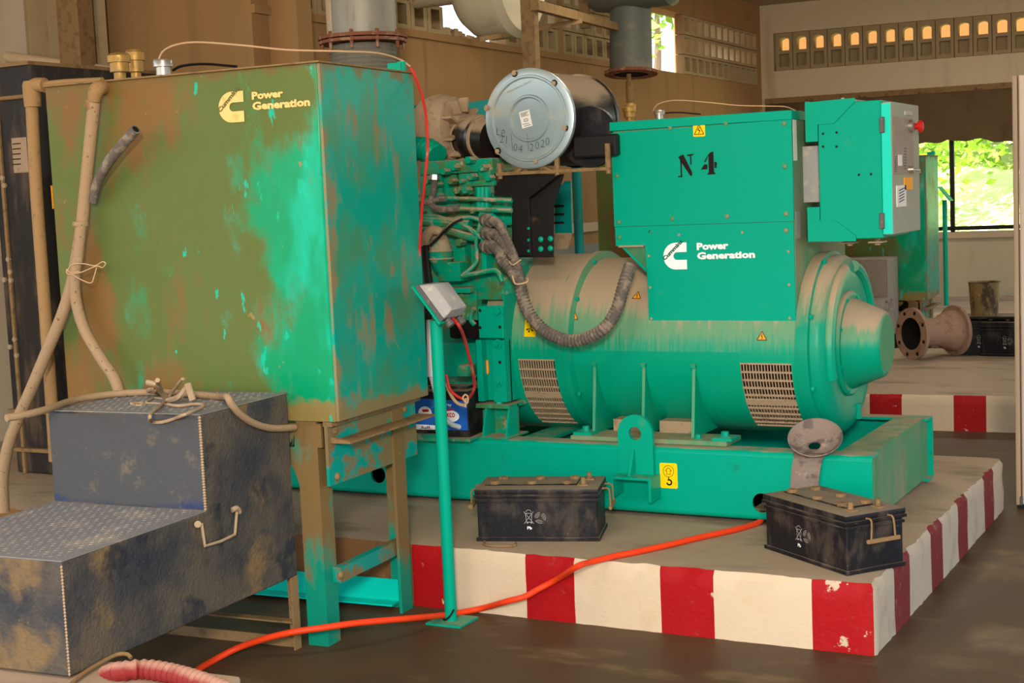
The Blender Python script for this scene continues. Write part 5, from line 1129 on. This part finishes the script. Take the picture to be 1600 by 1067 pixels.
def frust(a0, a1, b0, b1, c0, ins, c1, sh=0):
    lo = [lv(a0, b0, c0), lv(a1, b0, c0), lv(a1, b1, c0), lv(a0, b1, c0)]; hi = [lv(a0 + ins + sh, b0 + ins, c1), lv(a1 - ins * .5, b0 + ins, c1), lv(a1 - ins * .5, b1 - ins, c1), lv(a0 + ins + sh, b1 - ins, c1)]
    fs = [bm.faces.new(lo), bm.faces.new(hi)] + [bm.faces.new((lo[i], lo[(i + 1) % 4], hi[(i + 1) % 4], hi[i])) for i in range(4)]; bmesh.ops.recalc_face_normals(bm, faces=fs)
frust(-.085, .085, -.075, .075, .012, .016, .062, .02); bmesh.ops.bevel(bm, geom=bm.edges[:], offset=.004, segments=1, affect='EDGES'); obj('lid', bm, GREY, meter)
bm = B(); frust(-.087, .087, -.078, .078, -.002, 0, .014); obj('box_base', bm, DGREY, meter)
bm = B()
for s1 in (-.045, .045): p = oc + Vd * .09 + Ud * s1 + Nd * .01; lathe(bm, [(0, .012), (.01, .012), (.012, .016), (.03, .016)], p, Vd, 8)
obj('cable_gland', bm, DGREY, meter)
pw_ = oc + Vd * .09 + Nd * .01
bm = B(); tube(bm, [pw_, pw_ + Vd * .03 + V((.01, 0, -.01)), ay(726, 530, 5.1), ay(735, 565, 5.2), ay(741, 595, 5.3), ay(739, 612, 5.35), ay(729, 624, 5.4), ay(716, 620, 5.4), ay(703, 608, 5.4), ay(697, 585, 5.4)], .0065, 8, 6)
tag(obj('red_cable', bm, RED), 'red cable looping down from the grey box towards the battery', 'cable')
bm = B(); tube(bm, [ay(697, 600, 5.45), ay(705, 618, 5.4), ay(715, 630, 5.38), ay(728, 634, 5.38)], .007, 8, 4); tube(bm, [ay(727, 616, 5.36), ay(723, 622, 5.35), ay(730, 630, 5.35), ay(731, 620, 5.36), ay(727, 616, 5.36)], .004, 6, 4); tube(bm, [ay(728, 622, 5.36), ay(727, 636, 5.36)], .006, 6, 2)
tag(obj('cord', bm, BEIGW), 'beige cord knotted round the red cable beside the battery', 'cord')
# ==================================================================== ORANGE CABLE
zc = HB + .013
CBL = 1
bm = B(); pts = [ay(1189, 800, 5.9), az(1187, 815, zc), az(1150, 827, zc), az(1100, 838, zc), az(1050, 850, zc), az(1000, 861, zc), az(960, 869, zc), az(920, 879, zc), az(900, 886, zc - .002)]
pts += [ay(870, 905, 5.085), ay(840, 921, 5.07), ay(820, 932, 5.05), ay(790, 940, 5.03), az(750, 951, .02), az(700, 960, .022), ay(640, 966, 4.72), ay(560, 973, 4.50), ay(510, 980, 4.40), ay(455, 988, 4.32), ay(410, 999, 4.28), ay(370, 1013, 4.25), az(335, 1031, .014), az(310, 1046, .013), az(296, 1060, .013)]
tube(bm, pts, .0125, 12, 6); tag(obj('orange_cable', bm, ORNG), 'thick orange cable running from the skid over the curb across the floor', 'cable')
bm = B(); q = ay(703, 962, 4.92); tube(bm, [q + V((.02, 0, .028)), q + V((.012, -.02, .005)), q + V((-.01, -.018, -.012)), q + V((-.03, 0, -.018))], .004, 6, 4); tag(obj('wire_tie', bm, BLKW), 'black wire tying the orange cable to the green pole foot', 'tie')
# ==================================================================== BATTERIES
def battery(label, hang=True):
    t = thing('truck_battery', label, 'battery', (0, 0, 0), None); t.location = (0, 0, 0); ROOTS[t.name] = MX.Identity(4)
    Lh, Wh, Ht = .262, .138, .236
    bm = B(); box(bm, (-Lh + .008, -Wh + .008, .012), (Lh - .008, Wh - .008, .20), .004); box(bm, (-Lh, -Wh, 0), (Lh, Wh, .016), .003); box(bm, (-Lh + .002, -Wh + .002, .165), (Lh - .002, Wh - .002, .176), .002); obj('case', bm, BLK, t)
    bm = B(); box(bm, (-Lh - .004, -Wh - .004, .186), (Lh + .004, Wh + .004, .198), .003); box(bm, (-Lh, -Wh, .198), (Lh, Wh, .222), .006, 2); box(bm, (-Lh + .03, -.06, .222), (Lh - .1, .07, .228), .003); obj('lid', bm, BLK, t)
    for i, (x, y) in enumerate(((-.19, -.045), (-.17, .05), (-.03, -.045), (-.01, .05), (.12, -.045), (.14, .05))):
        bm = B(); lathe(bm, [(0, .017), (.014, .017)], (x, y, .226), Z, 14)
        for k in range(10): a = k * PI / 5; obox(bm, (x + .017 * math.cos(a), y + .017 * math.sin(a), .233), (math.cos(a), math.sin(a), 0), (-math.sin(a), math.cos(a), 0), Z, .002, .0025, .006)
        obj('cell_cap', bm, BROWND, t)
    for (x, y) in ((.19, -.06), (.20, .06)):
        bm = B(); box(bm, (x - .022, y - .018, .222), (x + .022, y + .018, .228)); lathe(bm, [(0, .011), (.026, .009)], (x, y, .228), Z, 12); obj('terminal', bm, BROWND, t)
    for s1 in (-1, 1):
        bm = B(); x = s1 * (Lh + .004)
        if s1 < 0: tube(bm, [(x, -.05, .205), (x - .025, -.05, .2), (x - .028, -.05, .14)], .004, 6, 3); tube(bm, [(x, .05, .205), (x - .025, .05, .2), (x - .028, .05, .14)], .004, 6, 3); cyl(bm, (x - .028, -.075, .135), (x - .028, .07, .14), .011, None, 10)
        else: tube(bm, [(x, -.05, .205), (x + .03, -.05, .2), (x + .034, -.055, .13)], .004, 6, 3); tube(bm, [(x, .05, .205), (x + .03, .05, .2), (x + .034, .055, .13)], .004, 6, 3); box(bm, (x + .028, -.075, .118), (x + .042, .075, .134), .003)
        obj('handle', bm, BROWND, t)
    O = V((-.03, -Wh - .001 + .008, .06)); n = (1, 0, 0); bm = B(); O = V((-.055, -Wh + .007, .075))
    strokes(bm, [[(0, .05), (.04, 0)], [(.04, .05), (0, 0)], [(.006, .043), (.034, .043), (.030, .006), (.010, .006), (.006, .043)], arc(.02, .046, .012, 20, 160, 6)], .0022, O, n, Z)
    fill(bm, circ(.014, .004, .004, 8), O, n, Z, .0012); fill(bm, circ(.030, .004, .004, 8), O, n, Z, .0012)
    for k in range(3): strokes(bm, [arc(.068, .024, .017, 90 + 120 * k, 185 + 120 * k, 7), arc(.068, .024, .023, 90 + 120 * k, 175 + 120 * k, 7), arc(.068, .024, .011, 100 + 120 * k, 180 + 120 * k, 5)], .0018, O, n, Z)
    obj('recycling_marks', bm, GREY, t); text('Pb', O + V((.012, 0, -.025)), n, Z, .02, .013, WHITE, t, bold=.03, t=.0014)
    return t
b1 = battery('black battery standing upright by the middle of the skid')
p0, p1 = az(747, 846, HB), az(935, 846, HB); 
dA = (p1 - p0).normalized(); nA = V((-dA.y, dA.x, 0)); cA = (p0 + p1) / 2 + nA * .138; b1.rotation_euler = (0, 0, math.atan2(dA.y, dA.x)); b1.location = (cA.x, cA.y, HB)
b2 = copy_tree(b1); b2['label'] = 'battery standing at the right corner of the red and white plinth'
A2, B2 = az(1195, 857, HB), az(1322, 900, HB); d2 = (B2 - A2).normalized(); n2 = V((-d2.y, d2.x, 0)); cc = (A2 + B2) / 2 + n2 * .138
b2.rotation_euler = (0, 0, math.atan2(d2.y, d2.x)); b2.location = (cc.x, cc.y, HB)
b1['group'] = b2['group'] = 'loose truck batteries on the plinth'
bm = B(); tube(bm, [az(757, 846, HB + .008), az(760, 852, HB + .006), az(800, 853, HB + .006), az(806, 848, HB + .008)], .006, 8, 3); tag(obj('loose_handle', bm, BROWND), 'small brown bar lying at the foot of the middle battery', 'bar')
# engine battery with blue label
eb = thing('starter_battery', 'black battery with blue label on the tray left of the mount', 'battery', ay(680, 690, 5.75))
z0 = ay(660, 690, 5.78).z; xA, xB = ay(648, 640, 5.78).x, ay(722, 640, 5.78).x
dx = V((1, .12, 0)).normalized(); dy = V((-.12, 1, 0)).normalized(); oc2 = V(((xA + xB) / 2 - .03, 5.93, z0))
bm = B(); obox(bm, oc2 + V((0, 0, .11)), dx, dy, Z, .15, .12, .105, .004); obj('case', bm, BLK, eb)
bm = B(); obox(bm, oc2 + V((0, 0, .225)), dx, dy, Z, .153, .123, .012, .003); obox(bm, oc2 + V((.02, 0, .242)), dx, dy, Z, .10, .04, .008, .003); obj('lid', bm, BLK, eb)
fo = oc2 - dy * .1215; bm = B(); plate(bm, [[(-.125, .055), (.145, .055), (.145, .19), (-.125, .205)]], fo, dx, Z, .0012); obj('blue_label', bm, BLUE, eb, 'blue battery label with white and red print')
bm = B(); fill(bm, [(-.125, .055), (.0, .055), (.0, .075), (-.125, .08)], fo, dx, Z, .0022); fill(bm, circ(-.07, .135, .035, 16, .03), fo, dx, Z, .0022); fill(bm, circ(.06, .12, .045, 16, .028), fo, dx, Z, .0022); obj('label_print', bm, WHITE, eb)
text('xco', fo + dx * .038 + Z * .115, dx, Z, .045, .022, REDB, eb, bold=.02, t=.0032); text('rty', fo + dx * .04 + Z * .165, dx, Z, .03, .014, WHITE, eb, bold=.02, t=.0032); text('.lull.', fo - dx * .10 + Z * .058, dx, Z, .06, .014, BLKI, eb, bold=.02, t=.0032)
bm = B(); fill(bm, [(.03, .15), (.075, .156), (.075, .148), (.03, .142)], fo, dx, Z, .0032); fill(bm, [(-.085, .15), (-.05, .152), (-.05, .14), (-.08, .138)], fo, dx, Z, .0032); obj('label_print', bm, REDB, eb)
bm = B(); box(bm, (xA - .35, 5.78, zt + .0), (xB + .03, 6.1, zt + .012)); box(bm, (xA - .35, 5.775, zt - .004), (xB - .12, 5.785, zt + .03)); obj('battery_tray', bm, GE, gen)
bm = B(); q = ay(672, 545, 5.6); cyl(bm, (q.x, 5.6, ay(672, 588, 5.6).z), (q.x + .01, 5.6, ay(672, 500, 5.6).z), .02); tube(bm, [(q.x, 5.6, ay(672, 588, 5.6).z), (q.x, 5.7, .7), (q.x, 5.9, .62)], .012, 8, 3)  # made-up tube in place of a bright strip of light behind the pole
tag(obj('light_strip_tube', bm, PLAST), 'white tube standing in for a strip of light behind the green pole', 'tube')
# ==================================================================== BENT STRAP
st_ = thing('bent_strap', 'battered grey metal strap with round holed head draped over the skid rail', 'strap', (-1.88, 5.86, .6))
hc = ay(1274, 686, 5.88)
bm = B(); prof = []; seg = 28
e1 = (RIGHT * 1.0).normalized(); nrm = (V((.1, -.62, .78))).normalized(); e1 = (XD - nrm * XD.dot(nrm)).normalized(); e2 = nrm.cross(e1)
rings = []
for (r, h) in ((.022, -.012), (.05, -.012), (.085, .004), (.094, .014), (.098, .012), (.088, -.002), (.05, -.02), (.022, -.02)):
    rings.append([bm.verts.new(hc + V((0, 0, .0)) + (e1 * math.cos(2 * PI * k / seg) * r * 1.16 + e2 * math.sin(2 * PI * k / seg) * r * 1.1) + nrm * h + (e2 * -.025 if r < .04 else V((0, 0, 0)))) for k in range(seg)])
rings.append(rings[0])
for a, b in zip(rings, rings[1:]):
    for k in range(seg): bm.faces.new((a[k], a[(k + 1) % seg], b[(k + 1) % seg], b[k]))
bmesh.ops.recalc_face_normals(bm, faces=bm.faces[:]); obj('strap_head', bm, STRAPM, st_)
bm = B(); path = [hc - e2 * .075 + nrm * .0, V((ay(1263, 716, 5.858).x, 5.858, ay(1263, 716, 5.858).z)), V((ay(1258, 745, 5.855).x, 5.855, ay(1258, 745, 5.855).z)), V((ay(1256, 790, 5.855).x, 5.855, ay(1256, 800, 5.855).z)), V((ay(1256, 790, 5.855).x, 5.85, .275))]
wd_ = [.075, .062, .06, .062, .062]; P_ = spline(path, 5); rows = []
for i, p in enumerate(P_):
    f = i / (len(P_) - 1) * 4; k = min(int(f), 3); w2 = wd_[k] + (wd_[k + 1] - wd_[k]) * (f - k)
    rows.append([bm.verts.new(p + XD * w2 * s_ + V((0, -.008 * (1 - s_ * s_) - .004, 0))) for s_ in (-1, -.5, 0, .5, 1)] + [bm.verts.new(p + XD * w2 * s_ + V((0, .001, 0))) for s_ in (1, .5, 0, -.5, -1)])
for a, b in zip(rows, rows[1:]):
    for k in range(10): bm.faces.new((a[k], a[(k + 1) % 10], b[(k + 1) % 10], b[k]))
bm.faces.new(rows[0]); bm.faces.new(rows[-1]); bmesh.ops.recalc_face_normals(bm, faces=bm.faces[:]); obj('strap_tail', bm, STRAPM, st_)
# ==================================================================== OTHER BAYS (copies of tank, steps, stand)
setfr(T)
t2 = copy_tree(tank); t2.location = T @ V((tx0 + .42, ty0 + 5.0, -.06)); t2['label'] = 'brown stained fuel tank standing behind the terminal box, caps showing above it'
t3 = copy_tree(tank); q3 = ay(1447, 300, 14.0); t3.location = T @ V((q3.x - (tx1 - tx0), 14.0, ay(1447, 243, 14.0).z - tz1)); t3['label'] = 'green and brown fuel tank on stand before the far window'
for t_ in (tank, t2, t3): t_['group'] = 'fuel tanks of the machine bays'
s3 = copy_tree(steps); s3.location = T @ V((q3.x - .93, 12.62, 0)); s3['label'] = 'small grey steps far back under the far fuel tank'
for ch in s3.children:
    if ch.type == 'MESH':
        ch.data = ch.data.copy()
        for i in range(len(ch.data.materials)): ch.data.materials[i] = PANELG if i == 0 else ch.data.materials[i]
steps['group'] = s3['group'] = 'tank access steps'
g3 = copy_tree(stand); setfr(ID); q = az(1479, 492, .25); g3.location = (q.x, q.y, .24); g3['label'] = 'green pipe stand with tilted plate before the far wall'; stand['group'] = g3['group'] = 'pipe stands of the machine bays'
setfr(ID)
# tank front of bay 3 casts onto black frame beside it
# teal vertical pipe seen in gap
bm = B(); q = ay(903, 330, 9.0); cyl(bm, (q.x, 9.0, 0), (q.x, 9.0, 2.3), .032); tag(obj('teal_pipe', bm, TEAL), 'teal vertical pipe seen in the gap under the air filter', 'pipe')
# ==================================================================== FLANGED PIPE SPOOL
sp_ = thing('flanged_pipe', 'rusty flanged pipe spool lying on the second plinth', 'pipe', (-2.6, 12.0, .245))
z2 = .245; f1 = az(1424, 562, z2); top1 = ay(1424, 481, f1.y); R1_ = (top1.z - z2) / 2; c1 = V((f1.x, f1.y, z2 + R1_)); dd = V((.66, .75, -.004)).normalized(); LL = .44
bm = B(); s, t = perp(dd); r_ = R1_
lathe(bm, [(0, r_ * .62), (0, r_), (.028, r_), (.03, r_ * .72), (.06, r_ * .66), (.10, r_ * .55), (.26, r_ * .55), (.30, r_ * .66), (LL - .07, r_ * .78), (LL - .03, r_ * .80), (LL - .028, r_ * .98), (LL, r_ * .98), (LL, r_ * .6)], c1, dd, 40, cap=False); obj('spool_body', bm, RUSTP, sp_)
bm = B(); lathe(bm, [(.0, r_ * .62), (.03, r_ * .6), (.1, r_ * .5), (.3, r_ * .5), (.301, .005)], c1, dd, 32, cap=False); obj('bore', bm, DARKN, sp_)
bm = B()
for k in range(8): a = k * PI / 4 + .3; cyl(bm, c1 + (s * math.cos(a) + t * math.sin(a)) * R1_ * .84 - dd * .002, c1 + (s * math.cos(a) + t * math.sin(a)) * R1_ * .84 + dd * .002, .016, None, 10)
obj('bolt_holes', bm, DARKN, sp_)
# batteries + bucket behind
setfr(T)
yb_ = 12.35
k1 = az(1512, 560, z2)
names = ['old black battery nearest the flanged pipe under the oily bucket', 'old black battery beside the off-white cabinet edge', 'old black battery on top under the bucket', 'old black battery lying at right rear of the far battery pile']
BB = [(1516, 553, 0), (1552, 556, 0)]
for i, (u, v, zz_) in enumerate(((1522, 556, z2), (1566, 558, z2))):
    q = az(u, v, z2); b3 = copy_tree(b1); b3.location = T @ V((q.x + .06, q.y + .16, z2)); b3.rotation_euler = (0, 0, math.radians(5 if i == 0 else -4)); b3.scale = (.85, .9, 1.25)
    b3['label'] = ['old black battery beside the rusty flanged pipe, oily bucket above it', 'old black battery beside the off-white cabinet edge, far right'][i]; b3['group'] = 'old batteries on the second plinth'
q = az(1522, 556, z2); zk = z2 + .30
tr = thing('tray', 'dark oily tray lying across the two far batteries', 'tray', (q.x + .2, q.y + .17, zk)); bm = B(); box(bm, (q.x - .15, q.y, zk), (q.x + .6, q.y + .34, zk + .02), .004); obj('tray_sheet', bm, BLK, tr)
bk = ay(1536, 497, q.y + .15); bt_ = thing('bucket', 'oily stained bucket standing on the old batteries', 'bucket', (bk.x, q.y + .17, zk + .02))
rb = .125; bm = B(); lathe(bm, [(0, rb * .86), (.27, rb), (.275, rb + .008), (.27, rb - .006), (.02, rb * .82), (.02, .01)], (bk.x + .01, q.y + .17, zk + .02), Z, 28, cap=False); obj('bucket_shell', bm, BUCK, bt_)
bm = B(); lathe(bm, [(0, rb * .85), (.006, .001)], (bk.x + .01, q.y + .17, zk + .02), Z, 28); obj('bucket_base', bm, BUCK, bt_)
# ==================================================================== OFF-WHITE CABINET (right edge)
setfr(ID)
cb = thing('metal_cabinet', 'tall off-white metal cabinet cut by the right picture edge', 'cabinet', (-1.28, 7.72, 0))
pz = ay(1583, 118, 7.72).z
bm = B(); box(bm, (-1.262, 7.72, .02), (-.5, 8.3, pz - .0), .004); obj('cabinet_body', bm, CABW, cb)
bm = B(); box(bm, (-1.292, 7.715, .015), (-1.268, 7.76, pz), .006, 2); obj('door_edge', bm, CABE, cb)
bm = B(); box(bm, (-1.29, 7.73, 0), (-.5, 8.28, .02)); obj('plinth_base', bm, BLK, cb)
bm = B(); cyl(bm, (-1.265, 7.712, .02), (-1.265, 7.712, .06), .008); obj('hinge_pin', bm, DGREY, cb)
bm = B(); box(bm, (-1.258, 7.716, .05), (-.6, 7.7205, pz - .03), .003); obj('cabinet_door', bm, CABW, cb)
for o in list(S.objects):
    if o.type == 'MESH' and len(o.data.polygons) == 0: bpy.data.objects.remove(o)
